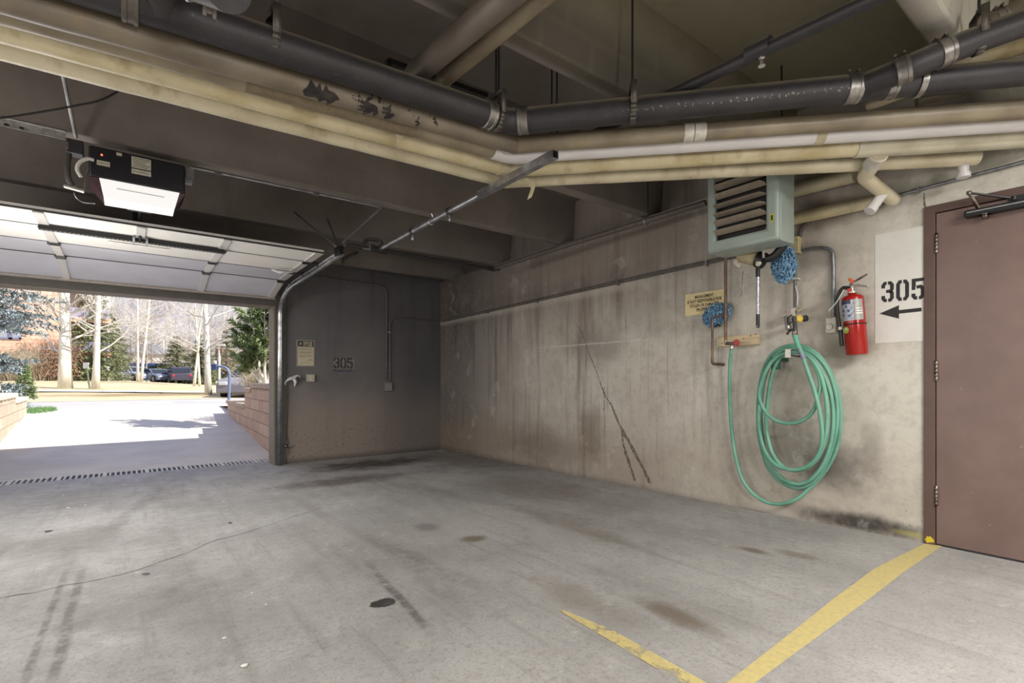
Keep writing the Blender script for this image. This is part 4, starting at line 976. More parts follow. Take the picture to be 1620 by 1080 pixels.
P(th, 'vent_teeth', mb, simple('thermo_white2', srgb(200, 196, 184), .5))
mb = MB().lathe([(.024, 0), (.024, .008), (.019, .014), (.001, .015)], onX(1313, 517, XW-.04), (-1, 0, 0), 20); P(th, 'dial', mb, simple('dial_white', srgb(232, 228, 216), .35))
lc = T('wall_conduit', 'long paired conduit along the stained right wall from the far corner', 'conduit', onX(900, 462, XW))
a = onX(699, 508, XC); b = onX(1148, 408, XC); b2 = onX(1180, 400, XC)
for dz in (.012, -.012): P(lc, 'conduit', MB().tube([a+V((0, 0, dz)), b+V((0, 0, dz)), b2+V((0, 0, dz))], .0085, 10), m_emtd)
for u in (772, 850, 978, 1118):
    p = onX(u, interp(u, [699, 1148], [508, 408]), XC)
    mb = MB(); mb.box(p+V((-.002, 0, -.01)), (.028, .018, .055)); P(lc, 'strap_clip', mb, m_galv)
dc = T('wall_conduit', 'thin grey conduit crossing the wall above the brown door', 'conduit', onX(1500, 285, XW))
a = onX(1405, 313, XC); b = onX(1860, 192, XC)
P(dc, 'conduit', MB().tube([a, b], .011, 10), m_emt)
p = onX(1453, 301, XC); mb = MB(); mb.box(p, (.03, .014, .04)); P(dc, 'strap_clip', mb, m_galv)

# ================================================================ fire extinguisher
ex_top = onX(1348.5, 466, 4.0); ex_bot = onX(1356, 561, 4.0)
axd = (ex_top-ex_bot).normalized(); hL = (ex_top-ex_bot).length
re = .0655
fe = T('fire_extinguisher', 'red fire extinguisher hung slightly tilted on the wall by the white panel', 'fire extinguisher', ex_bot)
m_red = simple('extinguisher_red', srgb(158, 28, 24), .2, var=.06, nscale=4)
prof = [(re*.9, 0), (re, .008), (re, hL*.93), (re*.96, hL*.955), (re*.8, hL*.98), (re*.42, hL), (re*.36, hL+.01)]
P(fe, 'cylinder', MB().lathe(prof, ex_bot, axd, 40), m_red)
view = V((-1, 0, 0)); view = (view-axd*view.dot(axd)).normalized(); sidev = axd.cross(view)   # sidev points towards the camera's right or left
if sidev.y > 0: sidev = -sidev
def wrap(h0, h1, a0, a1, r, n=14):
    mb = MB(); vs = []
    for h in (h0, h1):
        for k in range(n+1):
            a = lerp(a0, a1, k/n); vs.append(ex_bot+axd*h+view*(r*math.cos(a))+sidev*(r*math.sin(a)))
    return mb.add(vs, [(k, k+1, n+2+k, n+1+k) for k in range(n)])
ml = M('extinguisher_label'); n = ml.noise(60, 4, .7, ml.mapping((1, 1, 1)))
ml.color(ml.mix(ml.rng(n, .5, .56), srgb(176, 180, 190), srgb(126, 134, 154))); ml.rough(.3)
P(fe, 'label', wrap(hL*.56, hL*.90, -1.2, .35, re+.0012), ml.m, label='silver-blue instruction label')
P(fe, 'label', wrap(hL*.56, hL*.90, .38, 1.25, re+.0012), simple('label_grey', srgb(158, 158, 152), .35), label='grey instruction label')
P(fe, 'label_heading', wrap(hL*.835, hL*.90, -1.2, .1, re+.002), simple('label_navy', srgb(62, 66, 96), .4))
mb = MB()
for (h, a) in ((.64, -.9), (.72, -.85), (.78, -.45), (.70, -.25), (.62, -.2)):
    w_ = wrap(hL*h, hL*(h+.035), a, a+.22, re+.0022, 3); mb.add(w_.v, w_.f)
P(fe, 'pictogram', mb, simple('label_blue', srgb(64, 84, 132), .4))
mb = MB()
for h in (.66, .70, .74):
    w_ = wrap(hL*h, hL*(h+.018), .5, 1.15, re+.002, 5); mb.add(w_.v, w_.f)
P(fe, 'print', mb, simple('label_pale', srgb(226, 226, 220), .4))
P(fe, 'bracket_strap', MB().tube([ex_bot+axd*hL*.5+view*((re+.002)*math.cos(a))+sidev*((re+.002)*math.sin(a)) for a in [k*PI/16-PI*.6 for k in range(20)]], .004, 6), m_black)
c0 = ex_bot+axd*hL*.41+view*(re+.001)*math.cos(-.55)+sidev*(re+.001)*math.sin(-.55); nn_ = (view*math.cos(-.55)+sidev*math.sin(-.55))
mb = MB().lathe([(.023, 0), (.023, .001)], c0, nn_, 18); o = P(fe, 'inspection_tag', mb, simple('tag_green', srgb(172, 196, 70), .5), label='round yellow-green tag')
mb = MB().lathe([(.011, .001), (.011, .0018)], c0+axd*.008, nn_, 14); P(o, 'tag_center', mb, simple('tag_pale', srgb(224, 220, 170), .5))
vb_ = ex_bot+axd*(hL+.01)
m_chr = simple('valve_chrome', srgb(206, 204, 198), .2, .9)
mb = MB().lathe([(.03, 0), (.03, .006), (.016, .008), (.016, .045), (.019, .05), (.012, .062)], vb_, axd, 16); P(fe, 'valve', mb, m_chr)
mb = MB().lathe([(.012, 0), (.014, .004), (.014, .016)], vb_+axd*.02-sidev*.008+view*.014, view, 14); P(fe, 'gauge', mb, simple('gauge_red', srgb(190, 70, 52), .4))
hA = vb_+axd*.052
mb = MB(); mb.bar(hA-sidev*.025, hA+sidev*.045-axd*.006, .026, .016); mb.bar(hA+sidev*.040-axd*.006, hA+sidev*.098-axd*.026, .026, .013); P(fe, 'carry_handle', mb, m_chr, bevel=.003)
mb = MB(); mb.bar(hA+axd*.018-sidev*.01, hA+axd*.03+sidev*.03, .022, .010); mb.bar(hA+axd*.03+sidev*.03, hA+axd*.06+sidev*.098, .022, .010); P(fe, 'squeeze_lever', mb, m_steel, bevel=.002)
mb = MB().lathe([(.007, -.012), (.011, -.004), (.011, .008), (.005, .012)], hA+axd*.045-sidev*.006, view, 10); mb.box(hA+axd*.028+sidev*.008+view*.01, (.012, .02, .02)); P(fe, 'pull_pin', mb, simple('orange_pin', srgb(216, 96, 50), .4), label='orange safety pin')
hp = [vb_+axd*.035-sidev*.015, vb_+axd*.045-sidev*.045, vb_+axd*.01-sidev*.074, vb_-axd*.06-sidev*.093, vb_-axd*.18-sidev*.09, vb_-axd*.30-sidev*.082]
hp = [p+view*.02 for p in hp]
P(fe, 'hose', MB().tube(cat(hp, 6), .0125, 12), m_black)
P(fe, 'nozzle', MB().tube([hp[-1]+axd*.06, hp[-1]-axd*.03, hp[-1]-axd*.06], [.013, .014, .012], 12), m_black)
P(fe, 'hose_clip', MB().tube([hp[-1]+axd*.055, hp[-1]+axd*.075], .0155, 12), m_white)
P(fe, 'seal_string', MB().tube(cat([vb_+axd*.03-sidev*.04+view*.03, vb_-axd*.05-sidev*.09+view*.035, vb_-axd*.10-sidev*.145+view*.03], 5), .0035, 6), m_white)

# ================================================================ back wall services
YC = YB-.014
bc = T('wall_conduit', 'dark conduits bending down to the grey outlet box on the back wall', 'conduit', onY(614, 610, YB))
P(bc, 'conduit', MB().tube(fillet([onY(478, 434, YC), onY(600, 451, YC), onY(612, 458, YC), V((onY(611, 500, YC).x, YC, onY(611, 600, YC).z))], .16, 8), .011, 10), m_emtd)
xq = onY(617, 600, YC).x
P(bc, 'conduit', MB().tube(fillet([V((XW-.02, YC, onY(697, 509, YC).z)), V((xq, YC, onY(625, 503, YC).z)), V((xq, YC, onY(616, 602, YC).z))], .12, 8), .011, 10), m_emtd)
a = onY(610, 605, YB-.05); b = onY(620.5, 618, YB-.05); mb = MB(); mb.mm((a.x, YB-.05, b.z), (b.x, YB-.0005, a.z)); P(bc, 'outlet_box', mb, simple('box_grey', srgb(124, 124, 120), .5), bevel=.004)
mb = MB(); mb.box((xq-.012, YC, onY(612, 525, YC).z), (.05, .02, .02)); P(bc, 'strap_clip', mb, m_galv)
bx = T('switch_box', 'pale square wall button box near the garage opening', 'switch', onY(491, 603, YB))
a = onY(485.5, 592, YB-.05); b = onY(498, 603.5, YB-.05); mb = MB(); mb.mm((a.x, YB-.05, b.z), (b.x, YB-.0005, a.z)); P(bx, 'box', mb, simple('box_pale', srgb(176, 168, 148), .5), bevel=.004)
mb = MB(); mb.box(((a.x+b.x)/2, YB-.052, (a.z+b.z)/2), (.03, .006, .05)); P(bx, 'button', mb, simple('button_pale', srgb(192, 186, 168), .5))
for v in (598.5, 602): P(bx, 'conduit', MB().tube([onY(462, v, YB-.02), onY(486, v, YB-.02)], .007, 8), m_emt)
br_ = T('plastic_bag', 'white plastic bag tied round the cable beside the switch box', 'bag', onY(463, 612, YB-.03))
m_bag = simple('bag_white', srgb(214, 212, 210), .4, bump=.4)
for name, pix, ws in (('knot', [(452, 603), (459, 599), (468, 597)], [.02, .045, .02]), ('tail', [(462, 598), (467, 603), (466, 611)], [.03, .04, .012]), ('tail', [(464, 596), (472, 594), (475, 597)], [.025, .02, .008]), ('tail', [(456, 601), (451, 605), (452, 609)], [.02, .022, .01])):
    P(br_, name, MB().tube(cat([onY(u, v, YB-.05) for u, v in pix], 4), [interp(k/8*2, [0, 1, 2], ws) for k in range(9)], 9, jit=.18, flat=.6), m_bag)
cb = T('opener_cable', 'thin pale cable running down the wall beside the garage opening', 'cable', onY(452, 700, YB))
P(cb, 'cable', MB().tube(cat([onY(451, 462, YB-.02), onY(451, 520, YB-.02), onY(450.5, 580, YB-.02), onY(453, 594, YB-.03), onY(458, 599, YB-.04)], 6), .006, 8), m_emt)
P(cb, 'cable', MB().tube(cat([onY(456, 602, YB-.04), onY(452, 609, YB-.02), onY(451.5, 640, YB-.015), onY(452, 690, YB-.015)], 6), .005, 8), m_emt)
P(cb, 'loose_wire', MB().tube(cat([onY(456, 606, YB-.04), onY(455, 650, YB-.02), onY(454, 690, YB-.02), onY(458, 704, YB-.02), onY(457, 720, YB-.02)], 6), .0025, 6), m_black)
pe = T('safety_sensor', 'small photo eye sensor low on the wall beside the garage opening', 'sensor', onY(452, 708, YB))
c0 = onY(452, 705, YB-.04); mb = MB(); mb.box(c0, (.06, .05, .045)); P(pe, 'housing', mb, m_black, bevel=.005)
mb = MB(); mb.box(c0+V((.05, .02, 0)), (.08, .012, .02)); P(pe, 'bracket', mb, m_galv)
mb = MB().lathe([(.011, 0), (.011, .004)], c0+V((-.01, -.026, 0)), (0, -1, 0), 10); P(pe, 'lens', mb, m_galv)

# ================================================================ garage door, half way along its track
m_gd = simple('garage_door_paint', srgb(234, 231, 224), .5, var=.04, nscale=3)
m_gd2 = simple('garage_door_sky_tint', srgb(196, 195, 203), .5, var=.06, nscale=3)  # same paint, with the bluish outdoor bounce put into the colour
m_stile = simple('galv_stile', srgb(214, 210, 204), .35, .3, var=.06)
GX0, GX1 = -1.44, 1.50
prof_y = [4.97, 5.40, 5.97, 6.50, 7.06]; prof_z = [2.275, 2.272, 2.268, 2.258, 2.125]
gd = T('garage_door', 'open sectional garage door with cream inner panels under the deck', 'garage door', (.03, 6.0, 2.2))
gd['kind'] = 'thing'
def dpt(i, t, off): # point on section i (0..1 along it) offset below the panel
    a = V((0, prof_y[i], prof_z[i])); b = V((0, prof_y[i+1], prof_z[i+1])); d = (b-a).normalized(); n = V((0, d.z, -d.y))
    return lerp(a, b, t)+n*off, d, n
for i in range(4):
    a, d, n = dpt(i, 0, 0); b, _, _ = dpt(i, 1, 0); L = (b-a).length
    mb = MB(); mid = V(((GX0+GX1)/2, (a.y+b.y)/2, (a.z+b.z)/2))
    mb.box(mid-n*.02, (GX1-GX0, L-.030, .038), ax=(V((1, 0, 0)), d, n))
    sec = P(gd, 'section', mb, m_gd if i < 2 else m_gd2, bevel=.003)
    mb = MB()
    mb.box(mid-n*.007, (GX1-GX0-.01, L+.016, .010), ax=(V((1, 0, 0)), d, n)); P(sec, 'joint_tongue', mb, m_hdark)
    for xs in ((-.53, .68) if i else (-.53, .075, .68)):
        mb = MB(); w = .062
        mb.box(V((xs, mid.y, mid.z))+n*.006, (w, L-.018, .012), ax=(V((1, 0, 0)), d, n))
        P(sec, 'stile', mb, m_stile, bevel=.002)
    mb = MB(); mb.box(V((GX1-.05, mid.y, mid.z))+n*.004, (.07, L-.018, .010), ax=(V((1, 0, 0)), d, n)); P(sec, 'end_stile', mb, m_stile)
    if i:
        for xs in (-.53, .68, GX1-.05):
            p = V((xs, a.y, a.z))+n*.014; mb = MB()
            mb.box(p+d*.04, (.075, .008, .012)); mb.box(p-d*.03, (.075, .008, .012)); mb.box(p+V((-.034, 0, 0)), (.008, .07, .012)); mb.box(p+V((.034, 0, 0)), (.008, .07, .012)); mb.tube([p+V((-.045, 0, .0)), p+V((.045, 0, 0))], .009, 8)
            P(sec, 'hinge', mb, m_dkgrey)
            if xs > 1:
                mb = MB().lathe([(.012, 0), (.022, .002), (.022, .014), (.012, .016)], p+V((.095, 0, .0)), (1, 0, 0), 14); mb.tube([p+V((.02, 0, 0)), p+V((.10, 0, 0))], .006, 8); P(sec, 'roller', mb, m_dkgrey)
    if i == 3:
        p, d, n = dpt(3, 1, 0); mb = MB(); mb.box(V(((GX0+GX1)/2, p.y, p.z))+d*.0, (GX1-GX0, .016, .05), ax=(V((1, 0, 0)), d, n)); P(sec, 'bottom_seal', mb, simple('bottom_bar', srgb(150, 142, 132), .5))
# strut with holes
sy, sz = 5.34, 2.262
mb = MB(); x0, x1 = -.56, .70; nh = 46
mb.mm((x0, sy-.030, sz-.032), (x1, sy-.027, sz+.006))
for yy_, ww in ((sy-.027, .022), (sy+.017, .010)): mb.mm((x0, yy_, sz-.034), (x1, yy_+ww, sz-.031))
step = (x1-x0)/nh
for k in range(nh+1): mb.mm((x0+k*step-step*.22, sy-.006, sz-.034), (x0+k*step+step*.22, sy+.018, sz-.031))
st_ = P(gd, 'strut', mb, simple('strut_black', srgb(20, 19, 19), .6), label='dark perforated angle strut', smooth=False)
mb = MB(); mb.mm((.02, sy-.06, sz-.05), (.035, sy+.06, sz)); mb.mm((.11, sy-.06, sz-.05), (.125, sy+.06, sz)); mb.mm((.02, sy-.06, sz-.01), (.125, sy+.06, sz-.004)); P(gd, 'operator_bracket', mb, m_galv, label='galvanised arm bracket')
m_ghost = simple('door_lettering', srgb(236, 233, 226), .5)
mb = MB(); a = onZ(133, 375, 2.255); text_mb(mb, 'AUTOMATICALLY', .12, (-.36, 5.46, 2.2505), (1, 0, 0), (0, .75, .0), width=.98, spacing=1.25); P(gd, 'lettering', mb, m_ghost, label='faint pale lettering')
mb = MB(); mb.mm((-.16, 5.60, 2.250), (.28, 5.645, 2.2515)); P(gd, 'pale_sticker', mb, m_ghost)
mb = MB().tube(cat([V((1.22, 5.86, 2.24)), V((1.30, 5.80, 2.21)), V((1.42, 5.82, 2.23))], 4), [.02, .03, .035, .04, .035, .03, .025, .02, .012], 9, jit=.2, flat=.4); P(gd, 'bag_scrap', mb, m_bag, label='torn clear plastic scrap')
# tracks
m_strapg = simple('perforated_strap', srgb(132, 130, 128), .5, .2, var=.4, nscale=60)
for nm, X, side, lab in (('garage_door_track', 1.60, 1, 'steel track on the back wall side of the garage door next to the notice'),):
    tr = T(nm, lab, 'door track', (X, 7.25, fz(7.3)))
    pth = fillet([V((X, 4.80, 2.262)), V((X, 6.75, 2.235)), V((X, 7.26, 2.09)), V((X, 7.27, 1.6)), V((X, 7.27, fz(7.27)))], .30, 10)
    for off, r_ in ((V((-.032, 0, .0)), .007), (V((.032, 0, 0)), .007)): pass
    def chan(mb, pts):
        n = len(pts)
        sec = [(-.030, -.028), (-.030, .022), (.0, .027), (.030, .022), (.030, -.010)]
        vs = []
        for i, p in enumerate(pts):
            t = (pts[min(i+1, n-1)]-pts[max(i-1, 0)]).normalized(); nb = V((1, 0, 0)).cross(t)
            vs += [p+nb*q[0]+V((q[1], 0, 0)) for q in sec]
        k = len(sec)
        mb.add(vs, [(i*k+j, i*k+j+1, (i+1)*k+j+1, (i+1)*k+j) for i in range(n-1) for j in range(k-1)])
    mb = MB(); chan(mb, pth); o = P(tr, 'rail', mb, m_galv); so = o.modifiers.new('t', 'SOLIDIFY'); so.thickness = .003
    mb = MB(); mb.bar(V((X+.02, 4.8, 2.30)), V((X+.02, 6.7, 2.275)), .004, .05); P(tr, 'reinforcing_angle', mb, m_galvd)
    mb = MB(); mb.mm((X-.02, 4.80, 2.255), (X+.03, 4.93, 2.335)); P(tr, 'end_bumper', mb, m_black, bevel=.004)
    mb = MB(); mb.mm((X-.01, 7.285, fz(7.3)), (X+.04, 7.308, 2.0)); P(tr, 'wall_angle', mb, m_galvd)
    for (u0, v0) in ((463, 334), (517, 345)):
        a = onZ(u0, v0, 2.66) if False else None
    e0 = V((X+.015, 4.87, 2.31))
    for (u0, v0) in ((464, 334), (518, 346)):
        a = onY(u0, v0, 5.70)
        mb = MB(); mb.bar(a, e0, .003, .024, up=(0, 1, 0)); 
        d = (e0-a); nb = int(d.length/.05)
        P(tr, 'hanger_strap', mb, m_strapg)
# counter-balance pipe stub seen beyond the track
tx = T('torsion_shaft', 'short grey pipe end on the header just behind the garage door track', 'pipe', V((1.7, 7.15, 2.5)))
a = onY(543, 410, 6.9); b = onY(566, 399, 6.9); P(tx, 'tube', MB().tube([a, b], .02, 12), m_galvd); mb = MB(); mb.box(a+V((0, 0, -.03)), (.03, .03, .09)); P(tx, 'drop_clip', mb, m_steel)

# ================================================================ opener
OY = 4.32
ol, orr = onY(140, 250, OY).x, onY(293, 250, OY).x
oz1 = onY(140, 228, OY).z; oz0 = 2.395
op = T('garage_door_opener', 'dark garage door opener with glowing white lens hung from the deck beam', 'opener', ((ol+orr)/2, OY+.15, oz0))
m_ocase = simple('opener_case', srgb(34, 32, 38), .35)
oxm = (ol+orr)/2
mb = MB(); mb.mm((ol, OY, oz0), (orr, OY+.30, oz1)); P(op, 'housing', mb, m_ocase, bevel=.012)
m_lens = emis('opener_lens', (.45, .44, .43), 1.45)
lz0 = onY(163, 310, OY).z
ll, lr = onY(157, 280, OY).x, onY(284, 300, OY).x
l2, r2 = onY(164, 311, OY+.03).x, onY(276, 327, OY+.03).x
zb2 = lz0
mb = MB()
lw = [V((ll, OY-.004, oz0)), V((lr, OY-.004, oz0)), V((r2, OY+.03, zb2)), V((l2, OY+.03, zb2)), V((ll, OY+.26, oz0)), V((lr, OY+.26, oz0)), V((r2, OY+.22, zb2)), V((l2, OY+.22, zb2))]
mb.add(lw, [(0, 1, 2, 3), (5, 4, 7, 6), (3, 2, 6, 7)]); P(op, 'lens', mb, m_lens, label='glowing white lens')
mb = MB()
mb.add([V((ol, OY, oz0)), lw[0], lw[3], lw[7], lw[4], V((ol, OY+.28, oz0))], [(0, 1, 2), (0, 2, 3, 5), (3, 4, 5)])
mb.add([V((orr, OY, oz0)), lw[1], lw[2], lw[6], lw[5], V((orr, OY+.28, oz0))], [(0, 1, 2), (0, 2, 3, 5), (3, 4, 5)])
P(op, 'lens_cheek', mb, simple('opener_maroon', srgb(66, 36, 44), .35), label='maroon side cheeks of the lens')
mb = MB(); mb.mm((ll+.09, OY+.004, oz0-.05), (lr-.09, OY+.008, oz0-.045)); P(op, 'lens_ridge', mb, m_white)
m_lab = simple('opener_label', srgb(196, 192, 172), .5)
def olab(u0, u1, v0, v1, lines=0):
    y = OY-.006; a = onY(u0, v0, y); c_ = onY(u0, v1, y); b = onY(u1, v0, y); mb = MB(); mb.mm((a.x, y, c_.z), (b.x, OY-.0005, a.z)); o = P(op, 'label', mb, m_lab, label='pale printed label')
    if lines:
        mb = MB()
        for k in range(lines):
            z = lerp(a.z, c_.z, (k+.8)/(lines+.6)); mb.mm((a.x+.008, y-.001, z-.0022), (b.x-.008-(k % 3)*.012, y-.0002, z+.0022))
        P(o, 'print', mb, simple('label_print', srgb(112, 108, 98), .6))
olab(208, 239, 246.5, 264, 5); olab(208, 239, 266, 273.5, 1); olab(153, 174, 252.5, 260, 1); olab(184, 193, 240.5, 245)
c0 = onY(161, 245, OY-.003); mb = MB().lathe([(.006, 0), (.006, .003), (.003, .005)], c0, (0, -1, 0), 10); P(op, 'indicator', mb, emis('red_led', (1, .12, .05), 3), label='red indicator light')
c0 = onY(300, 275, OY+.05); mb = MB(); mb.box(c0, (.05, .06, .06)); mb.box(c0+V((-.01, 0, -.065)), (.05, .05, .025)); P(op, 'side_bracket', mb, m_galv)
# rail and trolley
mb = MB(); mb.mm((oxm-.03, OY+.28, oz0+.07), (oxm+.03, YB-.1, oz0+.115)); P(op, 'rail', mb, m_dkgrey)
tc = V((.072, 4.86, oz0-.03)); mb = MB(); q0 = onY(201, 318, 4.86); q1 = onY(240, 336, 4.86); mb.mm((q0.x, 4.83, (q0.z+q1.z)/2-.035), (q1.x, 4.89, (q0.z+q1.z)/2+.045)); P(op, 'trolley', mb, m_galv, bevel=.005)
a0 = onY(221, 322, 4.83); a1 = V((.072, 5.33, 2.235)); P(op, 'arm', MB().tube([a0, a1], .012, 8), m_dkgrey)
mb = MB(); mb.lathe([(.02, -.02), (.02, .02)], a0, (1, 0, 0), 10); P(op, 'release_knob', mb, m_black)
# steel hangers
m_angle = simple('angle_iron', srgb(186, 184, 178), .4, .6, var=.2)
an = T('hanging_angle', 'bright angle iron on the beam edge running to the opener', 'bracket', onY(50, 205, OY+.12))
a = onY(-40, 184, OY+.13); b = onY(104, 216, OY+.13); mb = MB(); mb.bar(a, b, .004, .045); mb.bar(a+V((0, -.02, .02)), b+V((0, -.02, .02)), .04, .004); P(an, 'angle', mb, m_angle)
for u in (10, 34): mb = MB(); mb.box(onY(u, interp(u, [-40, 104], [186, 218]), OY+.125), (.02, .006, .012)); P(an, 'slot', mb, m_black)
rodA = onY(99, 117, OY-.1); rodB = onY(120, 218, OY+.08)
S('opener_rod', MB().tube([V((rodA.x-.02, rodA.y, ZC-.25)), rodA, rodB], .012, 10), m_galv, 'shiny rod dropping from the deck to the opener junction box', 'rod')
dc_ = T('hanging_cable', 'thin dark cable sagging past the opener rod under the pipes', 'cable', onY(60, 175, OY-.2))
P(dc_, 'cable', MB().tube(cat([onY(-60, 192, OY-.15), onY(0, 187, OY-.15), onY(60, 178, OY-.15), onY(120, 167, OY-.15), onY(160, 158, OY-.15), onY(193, 141, OY-.15)], 6), .006, 6), m_black)
oj = T('opener_junction_box', 'dark junction box with looping flexible conduit beside the opener', 'electrical box', onY(120, 290, OY+.08))
a = onY(105, 218, OY+.06); b = onY(138, 247, OY+.06); mb = MB(); mb.mm((a.x, OY+.05, b.z), (b.x-.02, OY+.14, a.z)); P(oj, 'box', mb, simple('jbox', srgb(74, 72, 76), .4, .5), bevel=.005)
mb = MB(); mb.mm((a.x-.002, OY+.045, b.z+.02), (a.x+.012, OY+.055, b.z+.06)); P(oj, 'cover_edge', mb, m_galv)
P(oj, 'flexible_conduit', MB().tube(cat([onY(109, 243, OY+.05), onY(106, 262, OY+.04), onY(108, 282, OY+.04), onY(115, 295, OY+.04)], 6), .018, 10), simple('flex_conduit', srgb(92, 88, 86), .5, .5))
P(oj, 'white_cable', MB().tube(cat([onY(148, 253, OY), onY(138, 251, OY-.01), onY(126, 257, OY-.02), onY(122, 268, OY-.02), onY(128, 280, OY-.02)], 6), .011, 8), m_white)
mb = MB(); a = onY(101, 294, OY+.03); b = onY(133, 303, OY+.03); mb.bar(a, b, .04, .012); P(oj, 'bracket_bar', mb, m_angle)
P(oj, 'wire', MB().tube(cat([b, onY(137, 275, OY+.03), onY(143, 262, OY+.03)], 5), .004, 6), m_galv)
P(oj, 'wire', MB().tube(cat([onY(117, 305, OY+.03), onY(121, 313, OY+.03), onY(132, 320, OY+.03), onY(150, 322, OY+.03)], 5), .003, 6), m_galv)
# conduit on the beam edge
bcon = T('beam_conduit', 'thin conduit along the beam edge that bends down toward the door track', 'conduit', onY(480, 305, 4.40))
yb = 4.46
c1 = onY(300, 264, yb); c2 = onY(590, 325, yb); c2.z -= .0
x_ = onZ(606, 330, 2.64)
e1_ = onX(608, 332, x_.x); e2_ = onX(541, 384, x_.x)
P(bcon, 'conduit', MB().tube(fillet([c1, c2, V((x_.x, yb, c2.z)), V((x_.x, e2_.y, e2_.z))], .12, 8), .010, 10), m_galv)
for u in (345, 500):
    mb = MB(); mb.box(onY(u, interp(u, [300, 590], [264, 325]), yb-.005), (.05, .025, .025)); P(bcon, 'strap_clip', mb, m_galv)

# ================================================================ litter on the slab
m_paper = simple('paper_scrap', srgb(224, 222, 216), .7)
def scrap(u, v, s, lab, mat, name, seed):
    rr = random.Random(seed); c = onZ(u, v, 0); c.z = fz(c.y)+.003; n = 9; mb = MB()
    ring = [c+V((math.cos(2*PI*k/n)*s*rr.uniform(.5, 1.1), math.sin(2*PI*k/n)*s*rr.uniform(.4, .9), rr.uniform(0, .006))) for k in range(n)]
    mb.add([c+V((0, 0, .006))]+ring, [(0, 1+k, 1+(k+1) % n) for k in range(n)]); S(name, mb, mat, lab, name.replace('_', ' '), group=None)
scrap(387, 1047, .018, 'crumpled white paper scrap nearest to the camera on the slab', m_paper, 'paper_scrap', 1)
scrap(355, 1003, .009, 'tiny white chip just behind the crumpled paper scrap', m_paper, 'paper_chip', 2)
scrap(421, 950, .010, 'white chip on the slab left of the oil spot', m_paper, 'paper_chip', 3)
scrap(399, 931, .007, 'smaller white chip beyond the one left of the oil spot', m_paper, 'paper_chip', 4)
scrap(107, 792, .016, 'white chip on the slab near the drain, closer one', m_paper, 'paper_chip', 5)
scrap(135, 788, .014, 'white chip on the slab near the drain, right of another', m_paper, 'paper_chip', 6)
scrap(100, 772, .014, 'white chip lying right beside the drain grate', m_paper, 'paper_chip', 7)
scrap(354, 784, .018, 'white chip on the slab toward the door jamb', m_paper, 'paper_chip', 8)
m_leaf = simple('dead_leaf', srgb(66, 56, 48), .8)
scrap(77, 829, .030, 'curled dark dead leaf on the slab near the drain', m_leaf, 'dead_leaf', 9)
scrap(231, 899, .02, 'small dark leaf scrap in the middle of the slab', m_leaf, 'dead_leaf', 10)
scrap(364, 818, .02, 'dark leaf scrap on the slab beyond the crack', m_leaf, 'dead_leaf', 12)
# ================================================================ outdoors
def gz(x, y):
    z = interp(y, [-100, 8.2, 15.0, 17.5, 22, 26, 32, 40, 46, 90], [-.10, -.10, .285, .34, .37, .50, .74, 1.0, 1.03, 1.0])
    if y > 22: z = .37+(z-.37)*(1-.105*max(0, min(x, 7)))
    return z
def gp(u, v):
    r = ray(u, v); t = 5.0
    for _ in range(4000):
        p = CAM+r*t
        if p.z <= gz(p.x, p.y): return V((p.x, p.y, gz(p.x, p.y)))
        t += .02
    return CAM+r*60
def grid(x0, x1, y0, y1, nx, ny, f):
    mb = MB()
    for j in range(ny+1):
        for i in range(nx+1):
            x = lerp(x0, x1, i/nx); y = lerp(y0, y1, j/ny); mb.v.append(V((x, y, f(x, y))))
    k = nx+1
    mb.f = [(j*k+i, j*k+i+1, (j+1)*k+i+1, (j+1)*k+i) for j in range(ny) for i in range(nx)]
    return mb
# drive
m = M('driveway_concrete'); n = m.noise(1.5, 5, .6); n3 = m.noise(50, 3); jx = m.sep()[1]
c = m.mix(m.rng(n, .3, .7), srgb(206, 198, 186), srgb(190, 182, 172))
jt = m.math('ABSOLUTE', m.math('SUBTRACT', m.math('FRACT', m.math('DIVIDE', m.math('ADD', jx, .35), 1.5)), .5)); c = m.mix(m.math('MULTIPLY', m.rng(jt, 0, .006, 1, 0), .5), c, srgb(120, 116, 112))
m.color(c); m.rough(.85); m.bump(n3, .15, .005)
def dzf(x, y): return gz(x, y)
mb = MB(); ys = [8.13, 8.4, 10, 12, 14, 15.5, 17.6]
for y in ys:
    w = interp(y, [7.7, 15.2, 15.8, 17.6], [0, .0, .25, 1.6]); mb.v += [V((-1.75-w, y, gz(0, y))), V((2.05+w, y, gz(0, y)))]
mb.f = [(2*i, 2*i+1, 2*i+3, 2*i+2) for i in range(len(ys)-1)]
ST('driveway', mb, m.m)
# drain grate
dg = T('drain_grate', 'dark slotted drain grate across the garage entrance', 'drain', (0, 7.87, -.1))
mb = MB(); mb.mm((-1.5, 7.715, -.20), (1.545, 8.135, -.112)); P(dg, 'channel', mb, m_hdark, label='dark channel')
mb = MB(); nb = 58; x0, x1 = -1.5, 1.54
zt = -.098
for k in range(nb+1):
    x = lerp(x0, x1, k/nb); mb.mm((x-.009 if k % 8 else x-.02, 7.73, zt-.02), (x+.009 if k % 8 else x+.02, 8.12, zt+.002))
for y in (7.725, 8.125): mb.mm((x0, y-.008, zt-.02), (x1, y+.008, zt+.0015))
P(dg, 'grating', mb, simple('grate_steel', srgb(206, 202, 196), .6, 0), smooth=False, label='pale worn steel bars')
mb = MB(); mb.mm((-4, 7.62, -.2), (1.9, 7.715, -.1005)); ST('apron', mb, MF)
# street
m = M('street_asphalt'); n = m.noise(2, 5); m.color(m.mix(m.rng(n, .3, .7), srgb(186, 182, 178), srgb(172, 168, 166))); m.rough(.9)
mb = grid(-40, 40, 17.4, 22.1, 20, 2, lambda x, y: gz(x, y)-.012); ST('street', mb, m.m)
